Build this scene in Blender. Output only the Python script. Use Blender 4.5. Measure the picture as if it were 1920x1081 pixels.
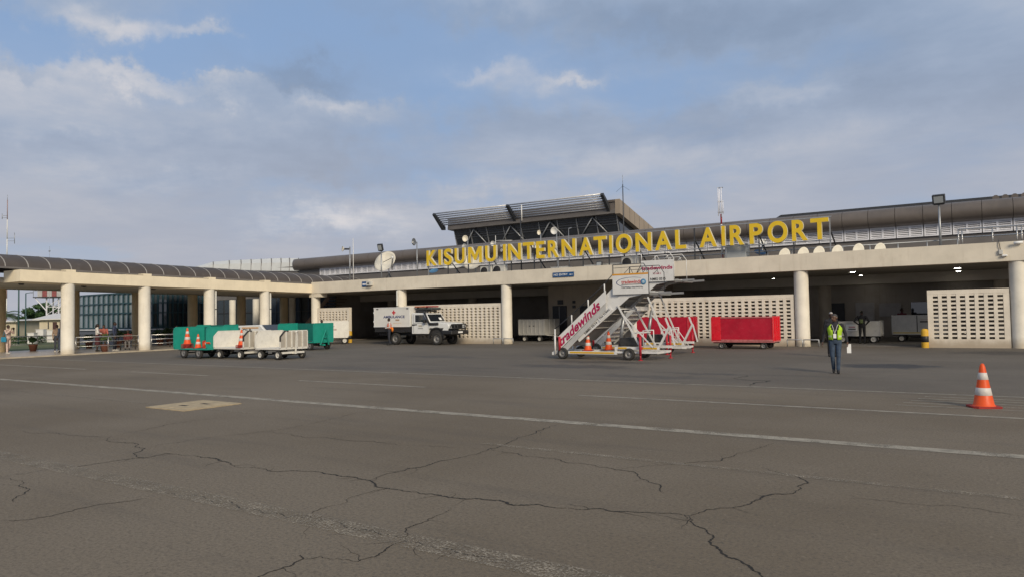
import bpy, bmesh, math, random
from mathutils import Vector, Matrix, noise as mnoise
random.seed(7)
scene = bpy.context.scene
for o in list(bpy.data.objects): bpy.data.objects.remove(o)
PI = math.pi
# ---------------------------------------------------------------- camera
FPX, PIT, ROL, YAW, CH = 1329.9888, 0.037273, -0.017768, -0.578552, 1.8335
fw = Vector((math.sin(YAW)*math.cos(PIT), math.cos(YAW)*math.cos(PIT), math.sin(PIT)))
r0 = Vector((math.cos(YAW), -math.sin(YAW), 0)); u0 = r0.cross(fw)
RT = r0*math.cos(ROL)+u0*math.sin(ROL); UP = u0*math.cos(ROL)-r0*math.sin(ROL)
EYE = Vector((0, 0, CH))
cam = bpy.data.cameras.new('camera'); camo = bpy.data.objects.new('camera', cam)
scene.collection.objects.link(camo)
camo.matrix_world = Matrix(((RT.x, UP.x, -fw.x, 0), (RT.y, UP.y, -fw.y, 0), (RT.z, UP.z, -fw.z, CH), (0, 0, 0, 1)))
cam.sensor_width = 36; cam.sensor_fit = 'HORIZONTAL'; cam.lens = 36*FPX/1920
cam.clip_end = 4000; cam.clip_start = 0.05
scene.camera = camo
# a photo pixel (1920 x 1081) gives a direction; a known plane gives the distance
def ray(x, y): return fw+RT*((x-960)/FPX)-UP*((y-540.5)/FPX)
def PZ(x, y, z=0.0): d = ray(x, y); return EYE+d*((z-CH)/d.z)
def PY(x, y, Y): d = ray(x, y); return EYE+d*(Y/d.y)
def PX(x, y, X): d = ray(x, y); return EYE+d*(X/d.x)
def PD(x, y, D): return EYE+ray(x, y)*D
# ---------------------------------------------------------------- light
SUN_AZ = Vector((0.78, -0.62, 0)).normalized(); SUN_EL = math.radians(27)
sd = SUN_AZ*math.cos(SUN_EL)+Vector((0, 0, math.sin(SUN_EL)))
sun = bpy.data.lights.new('sun', 'SUN'); suno = bpy.data.objects.new('sun', sun)
scene.collection.objects.link(suno)
sun.energy = 1.5; sun.angle = math.radians(20); sun.color = (1.0, 0.87, 0.67)
suno.rotation_euler = sd.to_track_quat('Z', 'Y').to_euler()
scene.view_settings.view_transform = 'Standard'
scene.view_settings.look = 'None'
scene.view_settings.gamma = 1.0
scene.view_settings.use_curve_mapping = False
scene.view_settings.exposure = 1.02
w = bpy.data.worlds.new('World'); scene.world = w; w.use_nodes = True
class NT:
    def __init__(s, nt): s.nt = nt; s.n = nt.nodes; s.l = nt.links
    def node(s, t, **kw):
        n = s.n.new(t)
        for k, v in kw.items(): setattr(n, k, v)
        return n
    def put(s, n, i, v):
        if v is None: return
        if isinstance(v, bpy.types.NodeSocket): s.l.new(v, n.inputs[i])
        else: n.inputs[i].default_value = v
    def math(s, op, a, b=None, c=None, clamp=False):
        n = s.node('ShaderNodeMath', operation=op, use_clamp=clamp)
        s.put(n, 0, a); s.put(n, 1, b); s.put(n, 2, c); return n.outputs[0]
    def vm(s, op, a, b=None):
        n = s.node('ShaderNodeVectorMath', operation=op)
        s.put(n, 0, a)
        if op == 'SCALE': s.put(n, 3, b)
        else: s.put(n, 1, b)
        return n.outputs['Value'] if op in ('LENGTH', 'DOT_PRODUCT', 'DISTANCE') else n.outputs[0]
    def mix(s, f, a, b, mode='MIX'):
        n = s.node('ShaderNodeMix', data_type='RGBA', blend_type=mode)
        n.clamp_result = False
        s.put(n, 0, f); s.put(n, 6, a); s.put(n, 7, b); return n.outputs[2]
    def noise(s, vec, scale, detail=5, rough=0.55, dist=0.0):
        n = s.node('ShaderNodeTexNoise'); n.noise_dimensions = '3D'
        if vec is not None: s.l.new(vec, n.inputs['Vector'])
        n.inputs['Scale'].default_value = scale; n.inputs['Detail'].default_value = detail
        n.inputs['Roughness'].default_value = rough; n.inputs['Distortion'].default_value = dist
        return n.outputs[0]
    def rng(s, v, a, b, c=0.0, d=1.0, smooth=True):
        n = s.node('ShaderNodeMapRange'); n.interpolation_type = 'SMOOTHSTEP' if smooth else 'LINEAR'
        s.put(n, 0, v); s.put(n, 1, a); s.put(n, 2, b); s.put(n, 3, c); s.put(n, 4, d); return n.outputs[0]
    def comb(s, x, y, z):
        n = s.node('ShaderNodeCombineXYZ'); s.put(n, 0, x); s.put(n, 1, y); s.put(n, 2, z); return n.outputs[0]
    def sep(s, v):
        n = s.node('ShaderNodeSeparateXYZ'); s.l.new(v, n.inputs[0]); return n.outputs
def c4(c): return (c[0], c[1], c[2], 1.0)
W = NT(w.node_tree)
for n in list(W.n): W.n.remove(n)
out = W.node('ShaderNodeOutputWorld'); bg = W.node('ShaderNodeBackground')
W.l.new(bg.outputs[0], out.inputs[0])
sky = W.node('ShaderNodeTexSky', sky_type='NISHITA'); sky.sun_disc = False
sky.sun_elevation = SUN_EL; sky.sun_rotation = math.atan2(sd.x, sd.y)
sky.air_density = 1.0; sky.dust_density = 2.0; sky.ozone_density = 1.5; sky.altitude = 1100
tc = W.node('ShaderNodeTexCoord')
D = tc.outputs['Generated']
dx, dy, dz = W.sep(D)
zc = W.math('MAXIMUM', dz, 0.0)
den = W.math('ADD', zc, 0.12)
# the cloud deck: directions flattened onto a layer overhead
pv = W.comb(W.math('DIVIDE', dx, den), W.math('DIVIDE', dy, den), 0.0)
# stratus layers
n1 = W.noise(pv, 0.55, 4, 0.55, 0.3)
n2 = W.noise(W.vm('ADD', pv, (7.3, 2.1, 4.0)), 1.3, 5, 0.58, 0.2)
n3 = W.noise(W.vm('ADD', pv, (1.7, 9.1, 2.0)), 3.6, 5, 0.62, 0.0)
cov = W.math('ADD', W.math('MULTIPLY', n1, 0.6), W.math('MULTIPLY', n2, 0.4))
wob = W.vm('SCALE', W.vm('SUBTRACT', W.comb(W.noise(D, 11.0, 5, 0.62), W.noise(W.vm('ADD', D, (5, 3, 1)), 11.0, 5, 0.62), W.noise(W.vm('ADD', D, (2, 8, 4)), 14.0, 5, 0.62)), (0.5, 0.5, 0.5)), 0.13)
wD = W.vm('NORMALIZE', W.vm('ADD', D, wob))
def puff(px, py, sx, sy):
    d = ray(px, py).normalized()
    rr = Vector((d.y, -d.x, 0)).normalized(); uu = rr.cross(d).normalized()
    a = W.math('DIVIDE', W.vm('DOT_PRODUCT', wD, tuple(rr)), sx/FPX)
    b = W.math('DIVIDE', W.vm('DOT_PRODUCT', wD, tuple(uu)), sy/FPX)
    r2 = W.math('ADD', W.math('MULTIPLY', a, a), W.math('MULTIPLY', b, b))
    front = W.math('GREATER_THAN', W.vm('DOT_PRODUCT', D, tuple(d)), 0.3)
    return W.math('MULTIPLY', W.math('POWER', 2.718, W.math('MULTIPLY', r2, -1.0)), front)
def total(lst):
    t = None
    for (p, k) in lst:
        v = W.math('MULTIPLY', puff(*p), k)
        t = v if t is None else W.math('ADD', t, v)
    return t
# holes of clear blue, bright cumulus, and dark low bellies
clear = total([((560, 70, 300, 110), .36), ((330, 110, 120, 60), .16), ((20, 60, 120, 50), .14), ((1250, 190, 300, 60), .10), ((900, 110, 240, 60), .22), ((60, 60, 120, 60), .1), ((1330, 150, 330, 60), .08), ((430, 330, 200, 30), .05), ((1000, 330, 500, 50), .06), ((1500, 260, 300, 50), .05)])
bright = total([((215, 48, 85, 34), .85), ((395, 62, 55, 20), .75), ((240, 135, 95, 20), .75), ((60, 160, 100, 26), .35), ((625, 195, 85, 24), .7), ((870, 140, 120, 24), .5), ((430, 170, 60, 20), .6), ((1080, 143, 60, 14), .4), ((90, 225, 150, 24), .35), ((620, 415, 150, 34), .8), ((1480, 170, 120, 26), .35), ((250, 320, 180, 30), .4), ((900, 380, 200, 26), .3), ((1180, 300, 260, 24), .15)])
dark = total([((570, 148, 110, 36), .95), ((1330, 40, 480, 56), .62), ((760, 20, 260, 26), .5), ((440, 275, 330, 36), .42), ((1050, 235, 260, 40), .4), ((1500, 225, 330, 44), .42), ((150, 300, 200, 40), .35), ((700, 320, 250, 24), .3), ((1750, 130, 240, 60), .35), ((40, 120, 50, 14), .4)])
mask = W.rng(W.math('ADD', W.math('SUBTRACT', W.math('ADD', cov, 0.17), clear), W.math('MULTIPLY', bright, 0.3)), 0.38, 0.68)
# towards the horizon the layer closes up
mask = W.math('MAXIMUM', mask, W.rng(dz, 0.42, 0.02, 0.0, 0.78))
mask = W.math('MINIMUM', W.math('ADD', mask, W.math('MULTIPLY', dark, 0.6)), 1.0)
lum = W.rng(n2, 0.33, 0.7, 0.0, 1.0)
lum = W.math('ADD', 0.20, W.math('ADD', W.math('MULTIPLY', lum, 0.30), W.math('MULTIPLY', n3, 0.26)))
lum = W.math('SUBTRACT', W.math('ADD', lum, W.math('MULTIPLY', bright, W.math('ADD', 0.10, W.math('MULTIPLY', n3, 0.60)))), W.math('MULTIPLY', dark, 0.32))
lum = W.rng(lum, 0.0, 1.0, 0, 1, False)
ramp = W.node('ShaderNodeValToRGB'); W.l.new(lum, ramp.inputs[0])
SK = 10.0
ramp.color_ramp.elements[0].position = 0.0; ramp.color_ramp.elements[0].color = (0.100, 0.130, 0.182, 1)
ramp.color_ramp.elements[1].position = 1.0; ramp.color_ramp.elements[1].color = (0.375, 0.355, 0.352, 1)
e = ramp.color_ramp.elements.new(0.34); e.color = (0.150, 0.194, 0.270, 1)
e = ramp.color_ramp.elements.new(0.62); e.color = (0.200, 0.230, 0.284, 1)
ramp.color_ramp.interpolation = 'B_SPLINE'
cloud = W.vm('SCALE', W.mix(W.math('MULTIPLY', W.rng(dz, 0.36, 0.02, 0.0, 0.82), W.math('SUBTRACT', 1.0, W.math('MULTIPLY', bright, 1.2), clamp=True)), ramp.outputs[0], (0.229, 0.230, 0.254, 1)), SK)
blue = W.mix(0.72, W.vm('SCALE', sky.outputs[0], 0.42), (1.46, 2.16, 3.38, 1))
col = W.mix(mask, blue, cloud)
w.cycles.sampling_method = 'MANUAL'; w.cycles.sample_map_resolution = 256
W.l.new(col, bg.inputs[0]); bg.inputs[1].default_value = 0.1
# ---------------------------------------------------------------- helpers
COL = scene.collection
MATS = {}
def mat(name, col, rough=0.6, var=0.10, scale=2.5, bump=0.0, bscale=60.0, metal=0.0, dirt=0.0, dcol=(0.12, 0.10, 0.08), streak=0.0, spec=0.4, emit=None, alpha=None, trans=0.0, ground=0.0):
    if name in MATS: return MATS[name]
    m = bpy.data.materials.new(name); m.use_nodes = True; MATS[name] = m
    N = NT(m.node_tree); b = N.n['Principled BSDF']
    tcn = N.node('ShaderNodeTexCoord'); P = tcn.outputs['Object']
    geo = N.node('ShaderNodeNewGeometry'); WP = geo.outputs['Position']
    base = c4(col)
    nz = N.noise(WP, scale, 6, 0.6)
    f = N.rng(nz, 0.3, 0.7, 0, 1)
    c = N.mix(f, c4([max(0, x*(1-var)) for x in col]), c4([min(1, x*(1+var)) for x in col]))
    if streak > 0:
        sx, sy, sz = N.sep(WP)
        sv = N.comb(N.math('MULTIPLY', sx, 5.0), N.math('MULTIPLY', sy, 5.0), N.math('MULTIPLY', sz, 0.45))
        sn = N.rng(N.noise(sv, 1.0, 6, 0.65), 0.52, 0.78, 0, streak)
        c = N.mix(sn, c, c4(dcol))
    if dirt > 0:
        dn = N.rng(N.noise(WP, scale*3.1, 7, 0.68), 0.5, 0.74, 0, dirt)
        c = N.mix(dn, c, c4(dcol))
    if ground > 0:   # splash dirt near the foot of a wall
        gx_, gy_, gz_ = N.sep(WP)
        gn = N.math('MULTIPLY', N.rng(N.math('ADD', gz_, N.math('MULTIPLY', N.noise(WP, 2.2, 6, 0.7), -0.55)), -0.22, 0.28, 1, 0), ground)
        c = N.mix(gn, c, c4(dcol))
    N.l.new(c, b.inputs['Base Color'])
    rn = N.rng(N.noise(WP, scale*2, 4, 0.6), 0.3, 0.7, max(0.02, rough-0.08), min(1, rough+0.08))
    N.l.new(rn, b.inputs['Roughness'])
    b.inputs['Metallic'].default_value = metal
    b.inputs['Specular IOR Level'].default_value = spec
    if bump > 0:
        bn = N.node('ShaderNodeBump'); bn.inputs['Strength'].default_value = bump; bn.inputs['Distance'].default_value = 0.02
        N.l.new(N.noise(P, bscale, 4, 0.6), bn.inputs['Height']); N.l.new(bn.outputs[0], b.inputs['Normal'])
    if emit:
        b.inputs['Emission Color'].default_value = c4(emit[0]); b.inputs['Emission Strength'].default_value = emit[1]
    if trans: b.inputs['Transmission Weight'].default_value = trans
    return m
def rotz(p, a): c, s = math.cos(a), math.sin(a); return Vector((p[0]*c-p[1]*s, p[0]*s+p[1]*c, p[2]))
OFF = {}
class MB:
    """collects boxes, bars, tubes, lathes and prisms into one mesh"""
    def __init__(s): s.v = []; s.f = []; s.mi = []; s.cur = 0; s.sm = []
    def add(s, vs, fs, smooth=False):
        o = len(s.v); s.v += [Vector(p) for p in vs]
        for f in fs: s.f.append([i+o for i in f]); s.mi.append(s.cur); s.sm.append(smooth)
        return s
    def box(s, x0, x1, y0, y1, z0, z1):
        vs = [(x, y, z) for z in (z0, z1) for (x, y) in ((x0, y0), (x1, y0), (x1, y1), (x0, y1))]
        return s.add(vs, [(3, 2, 1, 0), (4, 5, 6, 7), (0, 1, 5, 4), (1, 2, 6, 5), (2, 3, 7, 6), (3, 0, 4, 7)])
    def bbox(s, x0, x1, y0, y1, z0, z1, b=0.02):
        """box with chamfered edges"""
        def ring(i, z): return [(x0+i, y0+b-(b-i if False else 0), z)]
        bm = bmesh.new(); bmesh.ops.create_cube(bm, size=1)
        for v in bm.verts: v.co = Vector(((x0+x1)/2+v.co.x*(x1-x0), (y0+y1)/2+v.co.y*(y1-y0), (z0+z1)/2+v.co.z*(z1-z0)))
        bmesh.ops.bevel(bm, geom=list(bm.edges), offset=b, segments=1, affect='EDGES')
        return s.bm(bm)
    def bm(s, bm, smooth=False):
        bm.verts.index_update()
        s.add([v.co.copy() for v in bm.verts], [[v.index for v in f.verts] for f in bm.faces], smooth)
        bm.free(); return s
    def bar(s, p0, p1, w, h=None, up=(0, 0, 1)):
        h = w if h is None else h
        p0, p1 = Vector(p0), Vector(p1); d = (p1-p0).normalized(); u = Vector(up)
        if abs(d.dot(u)) > 0.99: u = Vector((0, 1, 0))
        r = d.cross(u).normalized(); u = r.cross(d)
        vs = [p+r*(a*w/2)+u*(b*h/2) for p in (p0, p1) for (a, b) in ((-1, -1), (1, -1), (1, 1), (-1, 1))]
        return s.add(vs, [(0, 1, 2, 3), (7, 6, 5, 4), (0, 4, 5, 1), (1, 5, 6, 2), (2, 6, 7, 3), (3, 7, 4, 0)])
    def tube(s, p0, p1, r0, r1=None, n=10, caps=True):
        r1 = r0 if r1 is None else r1
        p0, p1 = Vector(p0), Vector(p1); d = (p1-p0).normalized()
        u = Vector((0, 0, 1)) if abs(d.z) < 0.95 else Vector((1, 0, 0))
        a = d.cross(u).normalized(); b = a.cross(d)
        vs = [p+(a*math.cos(2*PI*i/n)+b*math.sin(2*PI*i/n))*r for (p, r) in ((p0, r0), (p1, r1)) for i in range(n)]
        s.add(vs, [(i, n+i, n+(i+1) % n, (i+1) % n) for i in range(n)], True)
        if caps:
            o = len(s.v)
            s.add(vs, [tuple(range(n)), tuple(range(2*n-1, n-1, -1))])
        return s
    def path(s, pts, r, n=8):
        for a, b in zip(pts[:-1], pts[1:]): s.tube(a, b, r, n=n)
        for p in pts[1:-1]: s.ball(p, (r, r, r), 6, 4)
        return s
    def ball(s, c, r, n=12, m=8, top=None):
        vs, fs = [], []
        for j in range(m+1):
            t = PI*j/m
            for i in range(n): vs.append((c[0]+r[0]*math.sin(t)*math.cos(2*PI*i/n), c[1]+r[1]*math.sin(t)*math.sin(2*PI*i/n), c[2]+r[2]*math.cos(t)))
        for j in range(m):
            for i in range(n): fs.append((j*n+i, (j+1)*n+i, (j+1)*n+(i+1) % n, j*n+(i+1) % n))
        return s.add(vs, fs, True)
    def lathe(s, prof, n=20, c=(0, 0, 0), axis='Z', smooth=True, closed=False):
        vs, fs = [], []
        for (r, z) in prof:
            for i in range(n):
                a = 2*PI*i/n; p = (r*math.cos(a), r*math.sin(a), z)
                if axis == 'Y': p = (p[0], p[2], p[1])
                if axis == 'X': p = (p[2], p[0], p[1])
                vs.append(Vector(p)+Vector(c))
        for j in range(len(prof)-1):
            for i in range(n): fs.append((j*n+i, j*n+(i+1) % n, (j+1)*n+(i+1) % n, (j+1)*n+i))
        return s.add(vs, fs, smooth)
    def prism(s, poly, a, b, axis='Y'):
        """poly in the plane across the axis, from a to b along it"""
        def P(u, v, t):
            return (u, t, v) if axis == 'Y' else ((t, u, v) if axis == 'X' else (u, v, t))
        n = len(poly)
        vs = [P(u, v, a) for u, v in poly]+[P(u, v, b) for u, v in poly]
        return s.add(vs, [tuple(range(n)), tuple(range(2*n-1, n-1, -1))]+[(i, n+i, n+(i+1) % n, (i+1) % n) for i in range(n)])
    def build(s, name, m, parent=None, bevel=0, fix=True):
        me = bpy.data.meshes.new(name)
        off = OFF.get(parent.name, Vector((0, 0, 0))) if parent else Vector((0, 0, 0))
        me.from_pydata([tuple(p-off) for p in s.v], [], s.f)
        ms = m if isinstance(m, (list, tuple)) else [m]
        for x in ms: me.materials.append(x)
        for p, k, sm in zip(me.polygons, s.mi, s.sm): p.material_index = k; p.use_smooth = sm
        if fix:
            b = bmesh.new(); b.from_mesh(me)
            bmesh.ops.remove_doubles(b, verts=b.verts, dist=0.0004)
            bmesh.ops.recalc_face_normals(b, faces=b.faces)
            b.to_mesh(me); b.free()
        me.update()
        o = bpy.data.objects.new(name, me); COL.objects.link(o)
        if parent:
            o.parent = parent
            OFF[o.name] = off
        return o
def tag(o, label=None, cat=None, group=None, kind=None):
    if label: o['label'] = label
    if cat: o['category'] = cat
    if group: o['group'] = group
    if kind: o['kind'] = kind
    return o
def thing(name, label, cat, loc=(0, 0, 0), rz=0.0, group=None, world=False):
    o = bpy.data.objects.new(name, None); COL.objects.link(o); o.empty_display_size = 0.2
    o.location = loc; o.rotation_euler = (0, 0, rz)
    tag(o, label, cat, group)
    OFF[o.name] = Vector(loc) if world else Vector((0, 0, 0))
    return o
def copy_tree(o, parent=None):
    c = o.copy(); COL.objects.link(c); c.parent = parent
    for ch in list(o.children): copy_tree(ch, c)
    return c
def glyphs(txt, bold=0.0, extrude=0.0, shear=0.0, res=3):
    cu = bpy.data.curves.new('t', 'FONT'); cu.body = txt; cu.size = 1; cu.offset = bold; cu.extrude = extrude
    cu.shear = shear; cu.resolution_u = res
    ob = bpy.data.objects.new('t', cu); COL.objects.link(ob)
    bpy.context.view_layer.update()
    me = bpy.data.meshes.new_from_object(ob.evaluated_get(bpy.context.evaluated_depsgraph_get()))
    vs = [v.co.copy() for v in me.vertices]; fs = [list(p.vertices) for p in me.polygons]
    bpy.data.objects.remove(ob); bpy.data.curves.remove(cu); bpy.data.meshes.remove(me)
    return vs, fs
def lettering(name, txt, m, parent, org, ux, uz, width, height=None, bold=0.015, shear=0.0, nrm=None, lift=0.006):
    """flat lettering whose lower left corner is org, running along ux, upright along uz"""
    vs, fs = glyphs(txt, bold, 0.0, shear)
    x0 = min(v.x for v in vs); x1 = max(v.x for v in vs); y0 = min(v.y for v in vs); y1 = max(v.y for v in vs)
    ux, uz, org = Vector(ux).normalized(), Vector(uz).normalized(), Vector(org)
    nn = ux.cross(uz) if nrm is None else Vector(nrm)
    sx = width/(x1-x0); sy = sx if height is None else height/(y1-y0)
    b = MB(); b.add([org+ux*((v.x-x0)*sx)+uz*((v.y-y0)*sy)+nn*lift for v in vs], fs)
    return b.build(name, m, parent, fix=False)
# ---------------------------------------------------------------- the apron
XE, YE, BAY = -43.395, 38.194, 9.0
HS, HT = 3.80, 4.647                       # soffit and top of the terminal's edge beam
def ground_mat():
    m = bpy.data.materials.new('apron_asphalt'); m.use_nodes = True
    N = NT(m.node_tree); b = N.n['Principled BSDF']
    P = N.node('ShaderNodeNewGeometry').outputs['Position']
    x, y, z = N.sep(P)
    big = N.noise(P, 0.16, 5, 0.55); mid = N.noise(P, 1.1, 6, 0.6); fine = N.noise(P, 34, 3, 0.7); grit = N.noise(P, 150, 2, 0.6)
    near = N.mix(N.rng(big, 0.35, 0.65), (0.152, 0.119, 0.080, 1), (0.196, 0.159, 0.114, 1))
    far = N.mix(N.rng(big, 0.35, 0.65), (0.122, 0.104, 0.083, 1), (0.154, 0.132, 0.106, 1))
    wob = N.math('MULTIPLY', N.math('SUBTRACT', mid, 0.5), 0.9)
    edge = N.rng(N.math('ADD', y, wob), 16.4, 18.6, 0, 1)
    c = N.mix(edge, near, far)
    # long tyre drags and sweeping marks run along the stand
    st = N.noise(N.comb(N.math('MULTIPLY', x, 0.16), N.math('MULTIPLY', y, 1.5), 0.0), 1.0, 7, 0.65)
    c = N.mix(N.math('MULTIPLY', N.rng(st, 0.5, 0.72, 0, 0.42), N.rng(y, 9, 22, 0.6, 1)), c, (0.058, 0.053, 0.05, 1))
    c = N.mix(N.rng(mid, 0.52, 0.75, 0, 0.16), c, (0.235, 0.195, 0.145, 1))
    fl = N.noise(P, 19, 5, 0.75)
    c = N.mix(N.rng(fl, 0.57, 0.70, 0.0, 0.65), c, (0.27, 0.225, 0.165, 1))
    c = N.mix(N.rng(fl, 0.45, 0.32, 0.0, 0.7), c, (0.075, 0.062, 0.048, 1))
    # binder and pale stones
    c = N.mix(N.rng(fine, 0.42, 0.70, 0.0, 0.62), c, (0.085, 0.075, 0.065, 1))
    c = N.mix(N.rng(grit, 0.62, 0.72, 0.0, 0.6), c, (0.40, 0.35, 0.28, 1))
    # oil and water spots, each where it lies
    wp = N.vm('ADD', P, N.vm('SCALE', N.vm('SUBTRACT', N.comb(N.noise(P, 1.3, 6, .65), N.noise(N.vm('ADD', P, (9, 4, 1)), 1.3, 6, .65), 0.5), (.5, .5, .5)), 2.4))
    wx, wy, wz = N.sep(wp)
    sp = None
    for (px, py, sx, sy, k) in [(1660, 685, 1.5, 1.1, .85), (1890, 661, 2.2, 1.3, .6), (1075, 686, 2.6, .8, .5), (1210, 705, 2.2, .5, .35), (1320, 700, 1.6, .4, .4), (830, 668, 2.4, .9, .3), (1130, 678, 2.5, .6, .45), (700, 690, 3.0, .7, .2)]:
        g = PZ(px, py)
        a = N.math('DIVIDE', N.math('SUBTRACT', wx, g.x), sx); bb = N.math('DIVIDE', N.math('SUBTRACT', wy, g.y), sy)
        e = N.math('MULTIPLY', N.rng(N.math('ADD', N.math('MULTIPLY', a, a), N.math('MULTIPLY', bb, bb)), 1.3, .35, 0, 1), k)
        sp = e if sp is None else N.math('MAXIMUM', sp, e)
    c = N.mix(sp, c, (0.028, 0.027, 0.028, 1))
    N.l.new(c, b.inputs['Base Color'])
    ro = N.math('SUBTRACT', N.rng(fine, 0.3, 0.7, 0.82, 0.95), N.math('MULTIPLY', sp, 0.35))
    N.l.new(ro, b.inputs['Roughness']); b.inputs['Specular IOR Level'].default_value = 0.3
    bp = N.node('ShaderNodeBump'); bp.inputs['Strength'].default_value = 0.55; bp.inputs['Distance'].default_value = 0.012
    h = N.math('ADD', N.math('MULTIPLY', fine, 0.6), N.math('MULTIPLY', grit, 0.5))
    N.l.new(h, bp.inputs['Height']); N.l.new(bp.outputs[0], b.inputs['Normal'])
    return m
g = MB()
g.add([(-48, -60, 0), (900, -60, 0), (900, 900, 0), (-48, 900, 0)], [(0, 1, 2, 3)])
o = g.build('apron', ground_mat()); tag(o, kind='structure')
def grass_mat():
    m = bpy.data.materials.new('lawn'); m.use_nodes = True
    N = NT(m.node_tree); b = N.n['Principled BSDF']
    P = N.node('ShaderNodeNewGeometry').outputs['Position']
    a = N.noise(P, 0.25, 6, 0.6); f = N.noise(P, 9, 5, 0.7)
    c = N.mix(N.rng(a, .35, .65), (0.075, 0.105, 0.03, 1), (0.15, 0.145, 0.06, 1))
    c = N.mix(N.rng(f, .35, .7, 0, .7), c, (0.05, 0.075, 0.022, 1))
    N.l.new(c, b.inputs['Base Color']); b.inputs['Roughness'].default_value = 0.95
    return m
g = MB()
g.add([(-48, -60, -0.01), (-48, 900, -0.01), (-62, 900, -0.03), (-62, -60, -0.03), (-140, 900, -0.55), (-140, -60, -0.55), (-1500, 900, -0.8), (-1500, -60, -0.8)],
      [(0, 1, 2, 3), (3, 2, 4, 5), (5, 4, 6, 7)])
o = g.build('lawn', grass_mat()); tag(o, kind='structure')
# paint, 4 mm above the asphalt, worn through to it
def paint_mat(name, keep, col=(0.62, 0.58, 0.49), blot=0.6):
    m = bpy.data.materials.new(name); m.use_nodes = True
    N = NT(m.node_tree); b = N.n['Principled BSDF']; out = N.n['Material Output']
    P = N.node('ShaderNodeNewGeometry').outputs['Position']
    n = N.math('ADD', N.math('MULTIPLY', N.noise(P, 1.6, 7, 0.7), blot), N.math('MULTIPLY', N.noise(P, 42, 4, 0.7), 1-blot))
    a = N.rng(n, keep-0.07, keep+0.09, 1, 0)
    c = N.mix(N.rng(N.noise(P, 5, 5, .6), .3, .7), c4([v*.62 for v in col]), c4(col))
    N.l.new(c, b.inputs['Base Color']); b.inputs['Roughness'].default_value = 0.85
    t = N.node('ShaderNodeBsdfTransparent'); mx = N.node('ShaderNodeMixShader')
    N.l.new(a, mx.inputs[0]); N.l.new(t.outputs[0], mx.inputs[1]); N.l.new(b.outputs[0], mx.inputs[2])
    N.l.new(mx.outputs[0], out.inputs[0]); return m
PW = paint_mat('worn_line_paint', 0.555, (0.36, 0.32, 0.25)); PF = paint_mat('faded_line_paint', 0.60, (0.33, 0.295, 0.235)); PG = paint_mat('ghost_line_paint', 0.475, (0.33, 0.28, 0.21), 0.25)
def line(x0, x1, y, wd, m, y1=None, z=0.004):
    y1 = y if y1 is None else y1
    b = MB(); n = max(1, int(abs(x1-x0)/3))
    vs = []; fs = []
    for i in range(n+1):
        t = i/n; x = x0+(x1-x0)*t; yy = y+(y1-y)*t
        vs += [(x, yy-wd/2, z), (x, yy+wd/2, z)]
    for i in range(n): fs.append((2*i, 2*i+2, 2*i+3, 2*i+1))
    b.add(vs, fs); o = b.build('painted_line', m); tag(o, kind='structure')
line(-46, 40, 10.45, 0.27, PW, 10.88)
line(-46, 30, 17.45, 0.11, PF, 17.75)
for (a, b) in ((-40, -29.5), (-26.2, -21.5), (-17, -12.1), (-7.6, 12)): line(a, b, 14.3, 0.13, PF)
line(-14, -1.0, 4.45, 0.30, PG); line(-6, 8, 8.35, 0.12, PG); line(-22, -12, 8.9, .1, PG)
for k in range(5):
    y = 15.0+k*0.42; line(-1.35+0.1*k, 9, y+.35, 0.07, PF, y+.25)
def crackmat():
    m = mat('crack_dirt', (0.022, 0.019, 0.016), 0.95, 0.3, 30); return m
CK = crackmat()
def crack(pts, wd, seed):
    """a ragged open joint in the asphalt through pixel points of the ground"""
    rnd = random.Random(seed)
    P = [PZ(x, y) for x, y in pts]
    def sub(P, amp, lv):
        for _ in range(lv):
            Q = [P[0]]
            for a, b in zip(P[:-1], P[1:]):
                L = (b-a).length; d = (b-a)/max(L, 1e-6); n = Vector((-d.y, d.x, 0))
                Q += [(a+b)/2+n*rnd.uniform(-1, 1)*amp*L, b]
            P = Q
        return P
    P = sub(P, 0.17, 5)
    bmv, bf = [], []
    n = len(P)
    for i, p in enumerate(P):
        a = P[max(0, i-1)]; b = P[min(n-1, i+1)]; d = (b-a)
        if d.length < 1e-6: d = Vector((1, 0, 0))
        d.normalize(); nn = Vector((-d.y, d.x, 0))
        t = i/(n-1); tp = min(1, 6*t+.25, 6*(1-t)+.25)
        ww = wd*tp*max(.12, .75+.9*mnoise.noise(Vector((p.x*1.7, p.y*1.7, seed)))+rnd.uniform(-.3, .35))
        bmv += [p+nn*ww/2*rnd.uniform(.5, 1.4)+Vector((0, 0, .0025)), p-nn*ww/2*rnd.uniform(.5, 1.4)+Vector((0, 0, .0025))]
    for i in range(n-1): bf.append((2*i, 2*i+1, 2*i+3, 2*i+2))
    # hairline side branches
    if wd > .0105 and P[0].y < 16:
        L_ = sum((a-b).length for a, b in zip(P[:-1], P[1:]))
        for _ in range(int(L_*1.3)):
            i = rnd.randrange(1, n-1); d = (P[i+1]-P[i-1]).normalized(); nn = Vector((-d.y, d.x, 0))*rnd.choice((-1, 1))
            q = P[i].copy(); dr = (d*rnd.uniform(-.6, .6)+nn).normalized(); st = rnd.randrange(3, 9); ww = wd*rnd.uniform(.25, .5); prev = None
            for k in range(st+1):
                s2 = Vector((-dr.y, dr.x, 0))*ww*(1-k/(st+.3))/2; o_ = len(bmv)
                bmv += [q+s2+Vector((0, 0, .002)), q-s2+Vector((0, 0, .002))]
                if k: bf.append((o_-2, o_-1, o_+1, o_))
                dr = (dr+Vector((rnd.uniform(-.7, .7), rnd.uniform(-.7, .7), 0))).normalized(); q = q+dr*rnd.uniform(.03, .10)
    b = MB(); b.add(bmv, bf)
    o = b.build('crack', CK, fix=False); tag(o, kind='structure')
def z6(*p): return [(x/2, y/2+680) for x, y in p]
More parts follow.
